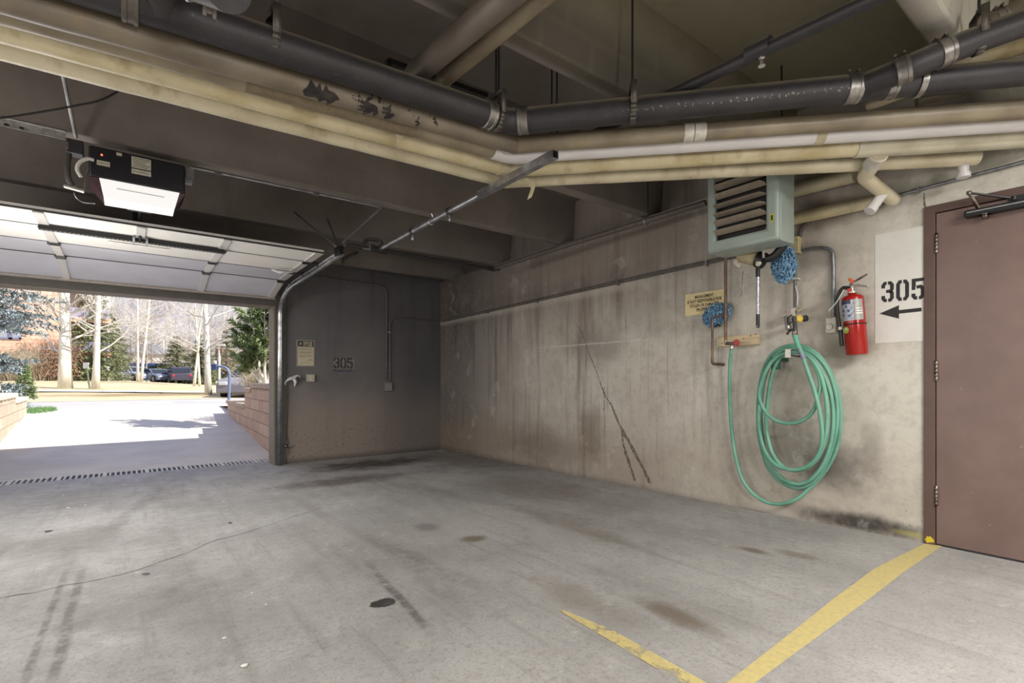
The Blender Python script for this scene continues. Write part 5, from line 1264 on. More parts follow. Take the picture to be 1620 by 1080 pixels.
# lawn
m = M('lawn_dry'); n = m.noise(.25, 5, .6); n2 = m.noise(3, 5, .6); n3 = m.noise(30, 3)
c = m.mix(m.rng(n, .3, .7), srgb(200, 186, 150), srgb(184, 168, 130)); c = m.mix(m.math('MULTIPLY', m.rng(n2, .55, .75), .5), c, srgb(160, 138, 102))
c = m.mix(m.math('MULTIPLY', m.blob((1.5, 25.2, .4), (5.5, 1.3, 1), .5, .8, .6), .75), c, srgb(128, 104, 66))
m.color(c); m.rough(.95); m.bump(n3, .4, .03)
mb = grid(-60, 60, 22, 100, 70, 70, lambda x, y: gz(x, y)+.05*mnoise.noise(V((x*.3, y*.3, 0)))*min(1, (y-22)/3)); ST('lawn', mb, m.m)
m = M('footpath_concrete'); m.color(srgb(226, 218, 206)); m.rough(.9)
mb = MB(); pth = [(-3.5, 28.6), (-1, 27.6), (2, 27.0), (5, 26.9), (9, 26.9), (16, 27.2)]
for x, y in pth: mb.v += [V((x, y-.55, gz(x, y-.55)+.05)), V((x, y+.55, gz(x, y+.55)+.05))]
mb.f = [(2*i, 2*i+2, 2*i+3, 2*i+1) for i in range(len(pth)-1)]; ST('footpath', mb, m.m)
# raised beds beside the drive
m_soil = simple('bed_soil', srgb(150, 126, 92), .95, var=.3, nscale=6)
ST('bed_right', grid(2.05, 14, 7.62, 16.6, 8, 10, lambda x, y: interp(y, [7.6, 10.4, 11.3, 14, 16.6], [.9, .85, .5, .45, .34])), m_soil)
ST('bed_left', grid(-14, -1.95, 7.62, 16.0, 8, 10, lambda x, y: interp(y, [7.6, 12, 15, 16], [.8, .72, .58, .36])), m_soil)
mb = MB(); mb.mm((OX1+.001, 7.60, -.3), (14, 7.64, 3.3)); mb.mm((-14, 7.60, -.3), (OX0, 7.64, 3.3)); mb.mm((OX0, 7.60, OZ+.02), (1.6, 7.64, 3.3)); ST('facade_wall', mb, m_trim)
mb = MB(); mb.mm((-14, 7.3, 3.3), (14, 7.64, 4.15)); ST('roof_edge', mb, m_trim)
def mat_block(name, c1, c2, cm, rot):
    m = M(name); b = m.node('ShaderNodeTexBrick'); b.inputs['Scale'].default_value = 1.0
    b.inputs['Brick Width'].default_value = .42; b.inputs['Row Height'].default_value = .19; b.inputs['Mortar Size'].default_value = .008; b.inputs['Mortar Smooth'].default_value = .4
    m.L.new(m.mapping((1, 1, 1), rot=rot, loc=(0, .1, 0)), b.inputs['Vector'])
    b.inputs['Color1'].default_value = (*c1, 1); b.inputs['Color2'].default_value = (*c2, 1); b.inputs['Mortar'].default_value = (*cm, 1)
    n = m.noise(18, 5, .7); n2 = m.noise(3, 4)
    c = m.mix(m.math('MULTIPLY', m.rng(n, .45, .7), .5), b.outputs['Color'], tuple(x*.55 for x in c1)); m.color(c); m.rough(.95)
    m.bump(m.math('ADD', m.math('MULTIPLY', m.math('SUBTRACT', 1, b.outputs['Fac']), 2), m.math('MULTIPLY', n, 1.5)), .7, .03); return m.m
ROT = (PI/2, 0, PI/2)
m_blk = mat_block('retaining_block_tan', srgb(214, 184, 158), srgb(196, 164, 138), srgb(150, 130, 112), (PI/2, PI/2, 0))
m_blk2 = mat_block('retaining_block_pale', srgb(214, 196, 172), srgb(200, 178, 154), srgb(170, 152, 134), (PI/2, PI/2, 0))
m_cap = simple('cap_stone', srgb(190, 170, 148), .95, var=.25, nscale=16, bump=.5); m_cap2 = simple('cap_stone_pale', srgb(220, 206, 184), .95, var=.15, nscale=16, bump=.4)
def wall_block_uv(): pass
rw = T('retaining_wall', 'stepped tan block retaining wall on the right of the driveway', 'retaining wall', (1.9, 11, gz(2, 11)-.2))
rx = lambda y: interp(y, [7.6, 14.4], [1.70, 1.93])
def wall_tier(par, y0, y1, top, mat, capm, sgn, rxf, cap=.085):
    mb = MB(); N_ = 8
    for k in range(N_):
        ya, yb_ = lerp(y0, y1, k/N_), lerp(y0, y1, (k+1)/N_)
        xa, xb = rxf(ya), rxf(yb_)
        q = [V((xa, ya, gz(0, ya)-.25)), V((xb, yb_, gz(0, yb_)-.25)), V((xb, yb_, top-cap)), V((xa, ya, top-cap))]
        r_ = [p+V((sgn*.3, 0, 0)) for p in q]
        fs = [(0, 1, 2, 3), (4, 5, 6, 7), (3, 2, 6, 7)]
        if k == 0: fs.append((0, 3, 7, 4))
        if k == N_-1: fs.append((1, 2, 6, 5))
        mb.add(q+r_, fs)
    t = P(par, 'block_tier', mb, mat, smooth=False)
    L = y1-y0; nc = max(1, int(L/.42))
    for k in range(nc):
        ya, yb_ = y0+L*k/nc, y0+L*(k+1)/nc; xa = rxf((ya+yb_)/2); mb = MB(); mb.mm((xa-(.03 if sgn > 0 else .32), ya+.004, top-cap), (xa+(.32 if sgn > 0 else .03), yb_-.004, top)); P(t, 'cap_stone', mb, capm, bevel=.012)
wall_tier(rw, 7.66, 10.35, 1.0, m_blk, m_cap, 1, rx); wall_tier(rw, 10.35, 11.2, .91, m_blk, m_cap, 1, rx); wall_tier(rw, 11.2, 14.1, .575, m_blk, m_cap, 1, rx)
lw_ = T('retaining_wall', 'pale sunlit block retaining wall on the left of the driveway', 'retaining wall', (-1.7, 13, gz(-2, 13)-.2))
lxf = lambda y: interp(y, [7.6, 11, 15.6], [-1.56, -1.62, -1.84])
wall_tier(lw_, 7.66, 11.0, .98, m_blk2, m_cap2, -1, lxf); wall_tier(lw_, 11.0, 13.4, .82, m_blk2, m_cap2, -1, lxf); wall_tier(lw_, 13.4, 15.6, .70, m_blk2, m_cap2, -1, lxf)

# --- plants
m_bark = M('aspen_bark'); n = m_bark.noise(1, 4, .6, m_bark.mapping((3, 3, 1.3))); n2 = m_bark.noise(7, 4, .7)
c = m_bark.mix(m_bark.rng(n, .4, .7), srgb(232, 226, 208), srgb(202, 194, 172)); c = m_bark.mix(m_bark.math('MULTIPLY', m_bark.rng(n2, .62, .72), .8), c, srgb(92, 84, 74)); m_bark.color(c); m_bark.rough(.85); m_bark = m_bark.m
m_twig = simple('twig_pale', srgb(190, 176, 150), .9, var=.25, nscale=2)
m_limb = simple('aspen_limb', srgb(222, 214, 200), .9, var=.15, nscale=2)
m_twigd = simple('twig_brown', srgb(150, 126, 106), .9, var=.3, nscale=2)
m_twigg = simple('twig_grey', srgb(182, 172, 160), .9, var=.2, nscale=2)
def branch(mb, p, d, l, r, depth, rr, spread=.8, up=.25, seg=4):
    pts = [p]; q = p; dd = d.normalized(); n = 4
    for k in range(n):
        dd = (dd+V((rr.uniform(-.22, .22), rr.uniform(-.22, .22), rr.uniform(-.12, .22)+up*.35))).normalized(); q = q+dd*(l/n); pts.append(q)
    mb.tube(pts, [r*(1-.75*k/n) for k in range(n+1)], seg, cap=False)
    if depth <= 0: return
    for k in range(rr.choice((3, 4, 5))):
        i = rr.randint(1, n); a = rr.uniform(0, 2*PI); s = dd.orthogonal().normalized(); s = s*math.cos(a)+dd.cross(s)*math.sin(a)
        branch(mb, pts[i], (dd+s*spread).normalized(), l*rr.uniform(.45, .7), r*.5, depth-1, rr, spread, up, 3)
def bare_tree(name, lab, base, top, r, nbr, seed, group, bl=(1.0, 2.2), zmin=.25, mat=None, twig=None, depth=2, lean=(0, 0), br=.30, fork=None):
    rr = random.Random(seed); base = V(base); t = T(name, lab, 'tree', base, group)
    pts = [base+V((0, 0, -.1))]; n = 8
    for k in range(1, n+1):
        f = k/n; pts.append(base+V((lean[0]*f+rr.uniform(-.06, .06)*f, lean[1]*f+rr.uniform(-.06, .06)*f, top*f)))
    mb = MB().tube(pts, [r*1.35]+[r*(1-.8*(k/n)**1.3) for k in range(1, n+1)], 12); P(t, 'trunk', mb, mat or m_bark, smooth='all')
    mb = MB()
    for k in range(nbr):
        f = zmin+(.98-zmin)*rr.random()**1.9; p = interp_v(pts, f); a = rr.uniform(0, 2*PI)
        d = V((math.cos(a), math.sin(a), rr.uniform(.1, .7))); l = rr.uniform(*bl)*(1.1-.6*f)
        branch(mb, p, d, l, r*br*(1.15-.8*f), depth, rr)
    P(t, 'branches', mb, twig or m_limb, smooth='all')
    if fork:
        mb = MB().tube([p+V((fork, 0, 0)) for p in pts], [r]+[r*.8*(1-.7*(k/n)) for k in range(1, n+1)], 10); P(t, 'trunk', mb, mat or m_bark, smooth='all')
    return t
def interp_v(pts, f):
    x = f*(len(pts)-1); i = min(int(x), len(pts)-2); return lerp(pts[i], pts[i+1], x-i)
def needles(mb, p, d, l, w, rr, n):
    """flat needle sprays hanging along a branch"""
    for k in range(n):
        f = (k+rr.random())/n; q = p+d*(l*f); a = rr.uniform(0, 2*PI)
        s = d.orthogonal().normalized(); s = s*math.cos(a)+d.cross(s)*math.sin(a); e = (d*.7+s).normalized()*w*rr.uniform(.6, 1.2)*(1.1-.5*f); t = e.cross(V((rr.uniform(-1, 1), rr.uniform(-1, 1), 1))).normalized()*w*.12
        mb.add([q-t, q+t, q+e], [(0, 1, 2)])
def mat_needle(name, c1, c2, c3):
    m = M(name); n = m.noise(2.5, 4, .6); n2 = m.noise(11, 3); c = m.mix(m.rng(n, .35, .65), c1, c2); c = m.mix(m.rng(n2, .5, .7), c, c3); m.color(c); m.rough(.8); return m.m
m_nblue = mat_needle('needle_blue', srgb(150, 160, 160), srgb(72, 86, 80), srgb(206, 212, 212))
m_ngreen = mat_needle('needle_green', srgb(136, 142, 100), srgb(96, 104, 74), srgb(176, 176, 138))
m_npine = mat_needle('needle_pine', srgb(150, 166, 112), srgb(96, 112, 72), srgb(196, 204, 158))
m_ndark = mat_needle('needle_dark', srgb(110, 122, 112), srgb(84, 96, 90), srgb(140, 150, 140))
m_trunkb = simple('trunk_brown', srgb(112, 92, 74), .9, var=.3)
def spruce(name, lab, base, h, rad, seed, mat, group, layers=16, per=9, w=.16, nn=26, z0=.06, half=False, tiers=None):
    rr = random.Random(seed); base = V(base); t = T(name, lab, 'tree', base, group)
    P(t, 'trunk', MB().tube([base, base+V((0, 0, h*.5)), base+V((0, 0, h*.97))], [rad*.07, rad*.045, .01], 8), m_trunkb)
    mb = MB()
    for i in range(len(tiers) if tiers else layers):
        f = tiers[i][0]/h if tiers else z0+(1-z0)*i/layers; r = tiers[i][1] if tiers else rad*(1-f)**.85
        for k in range(per):
            a = 2*PI*(k+rr.random()*.8)/per+i; d = V((math.cos(a), math.sin(a), rr.uniform(-.35, .05))).normalized(); p = base+V((0, 0, h*f+rr.uniform(-.1, .1)*h/layers)); l = r*rr.uniform(.75, 1.1)
            needles(mb, p+d*l*.12, d, l*.9, w*(1.3-.6*f), rr, nn)
            for s in (-1, 1):
                a2 = a+s*rr.uniform(.4, .6); d2 = V((math.cos(a2), math.sin(a2), rr.uniform(-.35, .0))).normalized(); needles(mb, p+d*l*.45, d2, l*.45, w*(1.2-.6*f), rr, nn//2)
    P(t, 'foliage', mb, mat, smooth=False); return t
GA = 'bare aspens on the lawn'
def tb_(u, v): return gp(u, v)
def hgt(b, vtop):
    t = (b-CAM).dot(FW); return 1.05+(CV-vtop)/F0*t-b.z
def rpx(b, px): return px/2*(b-CAM).dot(FW)/F0
b = gp(102, 614); bare_tree('aspen_tree', 'thick double trunked pale aspen in front of the brick house', b, 11, rpx(b, 13), 19, 21, GA, (1.5, 3.4000000000000004), .14, fork=rpx(b, 9), lean=(-.1, 0))
b = gp(151, 615); bare_tree('aspen_tree', 'slender pale aspen beside the small post sign', b, 11, rpx(b, 9), 22, 22, GA, (1.5, 3.4000000000000004), .14, lean=(.3, 0))
b = gp(330, 625); bare_tree('aspen_tree', 'white trunked aspen with dark knots beside the street lamp', b, 10, rpx(b, 8.5), 18, 23, GA, (1.7, 3.8), .18, lean=(-.35, 0))
b = gp(218, 604); bare_tree('aspen_tree', 'thin aspen, left of the close pair before the blue van', b, 12, rpx(b, 3.4), 25, 24, GA, (1.5, 3.8), .2)
b = gp(223, 604); bare_tree('aspen_tree', 'thin leaning aspen, right of the close pair before the blue van', b, 12, rpx(b, 3.8), 25, 25, GA, (1.5, 3.8), .2, lean=(1.0, 0))
b = gp(294, 607); bare_tree('aspen_tree', 'short pale aspen stem right of the parked cars', b, 8, rpx(b, 3.2), 19, 26, GA, (1.3, 3.2), .35)
b = gp(307, 611); bare_tree('aspen_tree', 'crooked pale aspen between parked cars and white trunked aspen', b, 9, rpx(b, 3.6), 22, 27, GA, (1.5, 3.8), .25, lean=(.8, 0))
b = gp(316, 611); bare_tree('aspen_tree', 'small pale aspen just left of the white trunked aspen', b, 7, rpx(b, 3.4), 16, 28, GA, (1.3, 3.2), .3, lean=(-.3, 0))
# far bare trees on the rise
spots = [(172, 48), (190, 55), (208, 50), (240, 58), (262, 52), (278, 60), (300, 55), (322, 62), (342, 50), (362, 58), (380, 48), (398, 56), (146, 60), (232, 46), (352, 66), (312, 48), (185, 66), (404, 44)]
for i, (u, d) in enumerate(spots):
    p = pt(u, 602, d); p.z = gz(p.x, p.y)-.05
    bare_tree('bare_tree', 'leafless grey twiggy tree in the thicket behind the parked cars', p, 9+(i*37 % 5), .055, 34, 100+i, 'leafless thicket behind the cars', (1.6, 3.6), .08, m_twigg, (m_twigg, m_twigd, m_twig)[i % 3], 2, br=.45)
# conifers
p = pt(-80, 610, 12.2); p.z = .66; spruce('blue_spruce', 'blue spruce with drooping silvery branches over the left retaining wall', p, 6.3, 2.15, 31, m_nblue, None, 13, 13, .17, 90, .02, tiers=[(.12, 1.75), (.34, 1.55), (.86, 1.6), (1.06, 1.45), (1.92, 1.9), (2.15, 2.15), (2.42, 2.25), (2.75, 2.15), (3.1, 1.95), (3.6, 1.7), (4.1, 1.35), (4.7, .95), (5.3, .6), (5.9, .3)])
p = pt(150, 606, 40); p.z = .9; spruce('spruce_tree', 'olive green spruce behind the two front aspens', p, 9.5, 2.9, 32, m_ngreen, 'conifers on the lawn', 18, 12, .34, 34)
p = pt(178, 606, 48); p.z = .9; spruce('spruce_tree', 'second olive spruce, right of the one behind the front aspens', p, 7.0, 2.4, 33, m_ngreen, 'conifers on the lawn', 14, 11, .34, 30)
p = pt(280, 606, 50); p.z = .8; spruce('spruce_tree', 'low dark conifer behind the parked red-tailed car', p, 5.0, 2.6, 34, m_ngreen, 'conifers on the lawn', 11, 11, .34, 28)
p = pt(318, 606, 46); p.z = .6; spruce('spruce_tree', 'low dark conifer behind the white trunked aspen', p, 5.0, 2.2, 35, m_ngreen, 'conifers on the lawn', 11, 11, .34, 28)
p = pt(358, 606, 50); p.z = .4; spruce('spruce_tree', 'dark conifer behind the street lamp', p, 6.0, 2.4, 36, m_ngreen, 'conifers on the lawn', 12, 11, .34, 28)
# leaning pine on the right bed
rr = random.Random(41); p0 = pt(421, 610, 10.2); p0.z = .84
t = T('pine_tree', 'bushy green pine with curved pale stems above the right retaining wall', 'tree', p0, None)
mbT = MB(); mbF = MB()
for u1, v1, u2, v2, dt in ((408, 560, 398, 500, .0), (400, 575, 388, 520, .2), (420, 560, 418, 492, -.1), (410, 550, 408, 470, .3), (425, 545, 432, 480, .1), (404, 585, 395, 548, .1), (398, 560, 386, 505, .4), (428, 540, 440, 470, .3)):
    a = pt(u1, v1, 10.2+dt); b = pt(u2, v2, 10.2+dt); pts = cat([p0, lerp(p0, a, .6)+V((rr.uniform(-.1, .1), 0, 0)), a, b], 4)
    mbT.tube(pts, [.035*(1-.75*k/(len(pts)-1)) for k in range(len(pts))], 7)
    for k in range(20):
        q = interp_v(pts, rr.uniform(.5, 1)); d = V((rr.uniform(-1, 1), rr.uniform(-1, 1), rr.uniform(.0, 1))).normalized(); l = rr.uniform(.15, .34)
        mbT.tube([q, q+d*l], [.008, .004], 4, cap=False); 
        for s_ in range(3): needles(mbF, q+d*l*(.5+.25*s_), d, .12, .15, rr, 26)
P(t, 'stems', mbT, m_bark, smooth='all'); P(t, 'foliage', mbF, m_npine, smooth=False)
# bare shrub by the car
def shrub(name, lab, c, rad, h, n, seed, mat, up=1.0, leaf=None, group=None):
    rr = random.Random(seed); t = T(name, lab, 'shrub', c, group); mb = MB()
    for k in range(n):
        a = rr.uniform(0, 2*PI); e = V((math.cos(a)*rad*rr.random(), math.sin(a)*rad*rr.random(), h*rr.uniform(.5, 1.05))); p = V(c)+V((math.cos(a)*rad*.3*rr.random(), math.sin(a)*rad*.3*rr.random(), -.03))
        m_ = lerp(p, V(c)+e, .5)+V((rr.uniform(-.1, .1)*rad, rr.uniform(-.1, .1)*rad, h*.1)); r = .012*h**.5
        mb.tube([p, m_, V(c)+e], [r, r*.7, r*.25], 4, cap=False)
        for j in range(4):
            q = lerp(m_, V(c)+e, rr.random()); mb.tube([q, q+V((rr.uniform(-.3, .3)*rad, rr.uniform(-.3, .3)*rad, rr.uniform(-.05, .3)*h))], [r*.5, r*.2], 3, cap=False)
    P(t, 'stems', mb, mat, smooth='all')
    if leaf:
        mb = MB()
        for k in range(n*14):
            a = rr.uniform(0, 2*PI); q = V(c)+V((math.cos(a)*rad*rr.random()**.6, math.sin(a)*rad*rr.random()**.6, h*rr.uniform(.1, 1))); d = V((rr.uniform(-1, 1), rr.uniform(-1, 1), rr.uniform(0, 1.5))).normalized()
            w = .05*h; mb.add([q, q+d.orthogonal().normalized()*w*.3, q+d*w], [(0, 1, 2)])
        P(t, 'leaves', mb, leaf, smooth=False)
    return t
c = pt(418, 606, 11.5); c.z = .60; shrub('bare_shrub', 'leafless pale shrub above the right retaining wall in front of the grey car', c, .75, .75, 170, 51, m_twig)
c = pt(40, 640, 14.6); c.z = .62; 
spruce('young_conifer', 'small yellow-green conifer at the end of the left retaining wall', c, 1.1, .33, 52, m_npine, None, 12, 8, .10, 24, .0)
for i, (u, d, rad, h, lab) in enumerate(((18, 34, 2.0, 2.2, 'brown twiggy shrub under the brick house window'), (52, 36, 2.0, 2.4, 'brown twiggy shrub along the middle of the brick house'), (82, 37, 1.8, 3.0, 'taller reddish shrub at the brick house corner'))):
    c = pt(u, 602, d); c.z = gz(c.x, c.y); shrub('twig_shrub', lab, c, rad, h, 160, 60+i, (m_twig, m_twig, m_twigd)[i], leaf=(None, None, simple('rust_leaf', srgb(164, 124, 96), .9))[i], group='shrubs at the brick house')
# green grass tuft at the wall end
rr = random.Random(71); c = gp(62, 650); mb = MB()
for k in range(500):
    a = rr.uniform(0, 2*PI); q = c+V((math.cos(a)*.32*rr.random()**.5, math.sin(a)*.9*rr.random()**.5, 0)); q.z = gz(q.x, q.y); mb.add([q, q+V((.012, 0, 0)), q+V((rr.uniform(-.04, .04), rr.uniform(-.04, .04), rr.uniform(.05, .11)))], [(0, 1, 2)])
S('grass_patch', mb, simple('grass_green', srgb(106, 146, 84), .9, var=.3), 'small green grass patch at the end of the left retaining wall', 'grass', kind='stuff', smooth=False)
# wooded mountain behind, its haze mixed into the colours
m = M('mountain_wood_haze'); n = m.noise(.035, 6, .65); n2 = m.noise(1, 5, .7, m.mapping((.35, .35, .10))); n3 = m.noise(1, 4, .6, m.mapping((1.4, 1.4, .25)))
c = m.mix(m.rng(n, .35, .65), srgb(160, 154, 150), srgb(138, 133, 132)); c = m.mix(m.math('MULTIPLY', m.rng(n2, .48, .64), .65), c, srgb(108, 118, 128)); c = m.mix(m.math('MULTIPLY', m.rng(n3, .5, .7), .5), c, srgb(186, 178, 170))
m.color(c); m.rough(1.0)
mb = grid(-220, 260, 95, 330, 70, 40, lambda x, y: (y-95)*.42+6*mnoise.noise(V((x*.02, y*.02, 3)))*min(1, (y-95)/30)+.5)
ST('mountain', mb, m.m, smooth='all')
# --- brick house
def mat_brick(name, c1, c2, cm):
    m = M(name); b = m.node('ShaderNodeTexBrick'); b.inputs['Scale'].default_value = 1; b.inputs['Brick Width'].default_value = .9; b.inputs['Row Height'].default_value = .30; b.inputs['Mortar Size'].default_value = .03
    m.L.new(m.mapping(rot=(PI/2, 0, 0)), b.inputs['Vector']); b.inputs['Color1'].default_value = (*c1, 1); b.inputs['Color2'].default_value = (*c2, 1); b.inputs['Mortar'].default_value = (*cm, 1)
    m.color(b.outputs['Color']); m.rough(.9); return m.m
m_brick = mat_brick('house_brick', srgb(234, 194, 164), srgb(224, 180, 150), srgb(204, 160, 136))
HY = 50.0
q = onY(96, 600, HY); hx = q.x
ho = T('brick_house', 'terracotta brick apartment house beyond the left spruce', 'building', (hx-8, HY, gz(hx, HY)))
mb = MB(); mb.mm((hx-18, HY, .3), (hx, HY+12, 15)); P(ho, 'wall', mb, m_brick, smooth=False)
mb = MB(); mb.mm((hx, HY+2.5, .3), (hx+2.6, HY+12, 14)); P(ho, 'white_bay', mb, simple('house_white', srgb(226, 222, 214), .8), label='white balcony bay')
a = onY(98, 520, HY+2.4); 
for k in range(4):
    z = 3.0+2.6*k; mb = MB(); mb.mm((hx, HY+1.2, z), (hx+2.9, HY+2.6, z+.35)); o = P(ho, 'balcony', mb, m_brick if k % 2 else simple('balcony_brown', srgb(150, 96, 78), .8)); mb = MB(); mb.mm((hx+.1, HY+1.25, z+.35), (hx+2.8, HY+1.30, z+1.1)); P(o, 'railing', mb, simple('rail_violet', srgb(168, 164, 184), .7))
mb = MB(); mb.mm((hx-18.3, HY-.4, 15), (hx+3, HY+12.4, 15.4)); P(ho, 'roof', mb, m_twigd)
m_glass = M('house_glass'); m_glass.color(srgb(156, 158, 160)); m_glass.rough(.15); m_glass = m_glass.m
m_wf = simple('window_frame_blue', srgb(120, 124, 150), .6)
for (u0, v0, u1, v1) in ((-8, 510, 34, 537), (-70, 510, -30, 537), (-8, 424, 34, 450)):
    a = onY(u0, v0, HY-.03); b = onY(u1, v1, HY-.03); mb = MB(); w = .12
    mb.mm((a.x, HY-.08, b.z), (a.x+w, HY-.005, a.z)); mb.mm((b.x-w, HY-.08, b.z), (b.x, HY-.005, a.z)); mb.mm((a.x, HY-.08, a.z-w), (b.x, HY-.005, a.z)); mb.mm((a.x, HY-.08, b.z), (b.x, HY-.005, b.z+w))
    xm = lerp(a.x, b.x, .58); mb.mm((xm-.1, HY-.08, b.z), (xm+.1, HY-.005, a.z)); mb.mm((a.x, HY-.06, (a.z+b.z)/2-.05), (b.x, HY-.01, (a.z+b.z)/2+.05))
    o = P(ho, 'window', mb, m_wf); mb = MB(); mb.mm((a.x+w, HY-.03, b.z+w), (b.x-w, HY-.01, a.z-w)); P(o, 'pane', mb, m_glass)
# garage-like brick base seen between the aspens
p = pt(118, 600, 44); bs = T('brick_shed', 'small brick garage with dark doorway between the two front aspens', 'building', (p.x, p.y, gz(p.x, p.y)))
mb = MB(); mb.mm((p.x-.9, p.y, .5), (p.x+.85, p.y+3, 2.2)); P(bs, 'wall', mb, m_brick, smooth=False); mb = MB(); mb.mm((p.x-.5, p.y-.03, .5), (p.x+.3, p.y, 1.5)); P(bs, 'doorway', mb, m_hdark); mb = MB(); mb.mm((p.x-1, p.y-.2, 2.2), (p.x+1, p.y+3.1, 2.4)); P(bs, 'roof', mb, m_twigd)
# white cabin far up the slope
p = pt(250, 562, 80); cbn = T('hill_house', 'far pale house with grey pitched roof seen between the aspens', 'building', (p.x, p.y, 1))
mb = MB(); mb.mm((p.x-3.5, p.y, .5), (p.x+1.0, p.y+5, p.z+.2)); P(cbn, 'wall', mb, simple('cabin_white', srgb(214, 210, 204), .8), smooth=False)
mb = MB(); mb.prism([(-4.2, 0), (1.6, 0), (-1.3, 2.4)], (p.x, p.y-.4, p.z+.2), (1, 0, 0), (0, 0, 1), (0, 5.8, 0)); P(cbn, 'roof', mb, simple('cabin_roof', srgb(160, 168, 186), .8), smooth=False)
mb = MB(); mb.mm((p.x+.6, p.y-.3, p.z+.2), (p.x+1.1, p.y+.3, p.z+2.4)); P(cbn, 'chimney', mb, simple('cabin_white2', srgb(228, 222, 210), .8))

# --- vehicles
m_tyre = simple('tyre', srgb(38, 38, 40), .8); m_rim = simple('wheel_rim', srgb(150, 152, 156), .35, .6); m_carglass = M('car_glass'); m_carglass.color(srgb(44, 50, 58)); m_carglass.rough(.1); m_carglass = m_carglass.m
m_headl = simple('car_lamp', srgb(222, 222, 216), .2); m_taill = simple('car_tail_lamp', srgb(190, 40, 40), .3)
def vehicle(name, lab, pos, rz, L, W, H, color, kind, group):
    pos = V(pos); M_ = Matrix.Rotation(rz, 3, 'Z'); X = M_ @ V((1, 0, 0)); Y = M_ @ V((0, 1, 0))
    t = T(name, lab, 'car' if kind != 'van' else 'van', pos, group); paint = simple(name+'_paint', color, .3, var=.04)
    gb = .22 if kind != 'suv' else .26; bl = H*.56
    if kind == 'van':
        low = [(0, gb), (L, gb), (L, H*.5), (L*.99, H*.93), (L*.97, H), (L*.22, H), (L*.16, H*.95), (L*.07, H*.58), (0, H*.5)]; cab = [(L*.11, H*.58), (L*.965, H*.58), (L*.96, H*.88), (L*.19, H*.88)]
        P(t, 'body', MB().prism(low, pos-X*L/2-Y*W/2, X, (0, 0, 1), Y*W), paint, bevel=.05)
        P(t, 'side_windows', MB().prism(cab, pos-X*L/2-Y*(W/2+.006), X, (0, 0, 1), Y*(W+.012)), m_carglass, smooth=False)
    else:
        hood = H*.60; rear = H*.62 if kind == 'sedan' else H*.64
        low = [(0, gb), (L, gb), (L, rear*.75), (L*.985, rear), (L*.30, rear), (L*.06, hood*.92), (0, hood*.72)]
        if kind == 'sedan': cabp = [(L*.26, rear-.02), (L*.86, rear-.02), (L*.72, H*.98), (L*.66, H), (L*.44, H), (L*.39, H*.98)]
        else: cabp = [(L*.24, rear-.02), (L*.985, rear-.02), (L*.93, H*.95), (L*.88, H), (L*.42, H), (L*.36, H*.97)]
        P(t, 'body', MB().prism(low, pos-X*L/2-Y*W/2, X, (0, 0, 1), Y*W), paint, bevel=.06)
        P(t, 'cabin', MB().prism(cabp, pos-X*L/2-Y*(W/2-.10), X, (0, 0, 1), Y*(W-.2)), paint, bevel=.06)
        k = [(lerp(a, sum(p[0] for p in cabp)/6, .10), lerp(b, sum(p[1] for p in cabp)/6, .14)) for a, b in cabp]
        P(t, 'side_windows', MB().prism(k, pos-X*L/2-Y*(W/2-.092), X, (0, 0, 1), Y*(W-.184)), m_carglass, smooth=False)
        a, b = cabp[0], cabp[5]; mb = MB(); o = pos-X*L/2
        q = [o+X*lerp(a[0], b[0], f)-X*.012+V((0, 0, lerp(a[1], b[1], f)+.012))+Y*s*(W/2-.18) for f, s in ((.12, -1), (.12, 1), (.9, 1), (.9, -1))]; mb.quad(*q); P(t, 'windscreen', mb, m_carglass, smooth=False)
        a, b = cabp[1], cabp[2]; mb = MB(); q = [o+X*lerp(a[0], b[0], f)+X*.012+V((0, 0, lerp(a[1], b[1], f)+.012))+Y*s*(W/2-.18) for f, s in ((.12, -1), (.12, 1), (.9, 1), (.9, -1))]; mb.quad(*q); P(t, 'rear_window', mb, m_carglass, smooth=False)
        if kind == 'suv':
            for s in (-1, 1): mb = MB().tube([o+X*L*.44+Y*s*(W/2-.2)+V((0, 0, H+.05)), o+X*L*.9+Y*s*(W/2-.2)+V((0, 0, H+.05))], .02, 6); P(t, 'roof_rail', mb, m_rim)
    rw_ = .32
    for fx in (.18, .80):
        for s in (-1, 1):
            c = pos-X*L/2+X*L*fx+Y*s*(W/2-.06)+V((0, 0, rw_)); mb = MB().lathe([(rw_*.6, -.10), (rw_, -.09), (rw_, .09), (rw_*.6, .10)], c, Y, 20); w = P(t, 'wheel', mb, m_tyre); mb = MB().lathe([(rw_*.62, 0), (rw_*.55, .015), (.03, .02)], c+Y*s*.095, Y*s, 14); P(w, 'rim', mb, m_rim)
    for s in (-1, 1):
        mb = MB(); mb.box(pos-X*(L/2+.0)+Y*s*(W/2-.28)+V((0, 0, H*.44)), (.06, .32, .13), rot=M_); P(t, 'headlamp', mb, m_headl, bevel=.02); mb = MB(); mb.box(pos+X*(L/2)+Y*s*(W/2-.18)+V((0, 0, H*.48)), (.05, .2, .16), rot=M_); P(t, 'tail_lamp', mb, m_taill, bevel=.02)
        mb = MB(); mb.box(pos-X*L/2+X*L*.30+Y*s*(W/2+.06)+V((0, 0, H*.62)), (.12, .16, .12), rot=M_); P(t, 'mirror', mb, paint, bevel=.02)
    return t
def car_at(u, v, d): 
    p = pt(u, 602, d); p.z = max(gz(p.x, p.y), 1.05+(CV-v)/F0*d)-.02; return p
GP = 'cars parked beyond the lawn'
def facing(p, away=False, off=0): 
    d = p-CAM; a = math.atan2(d.y, d.x); return a+(PI if away else 0)+off
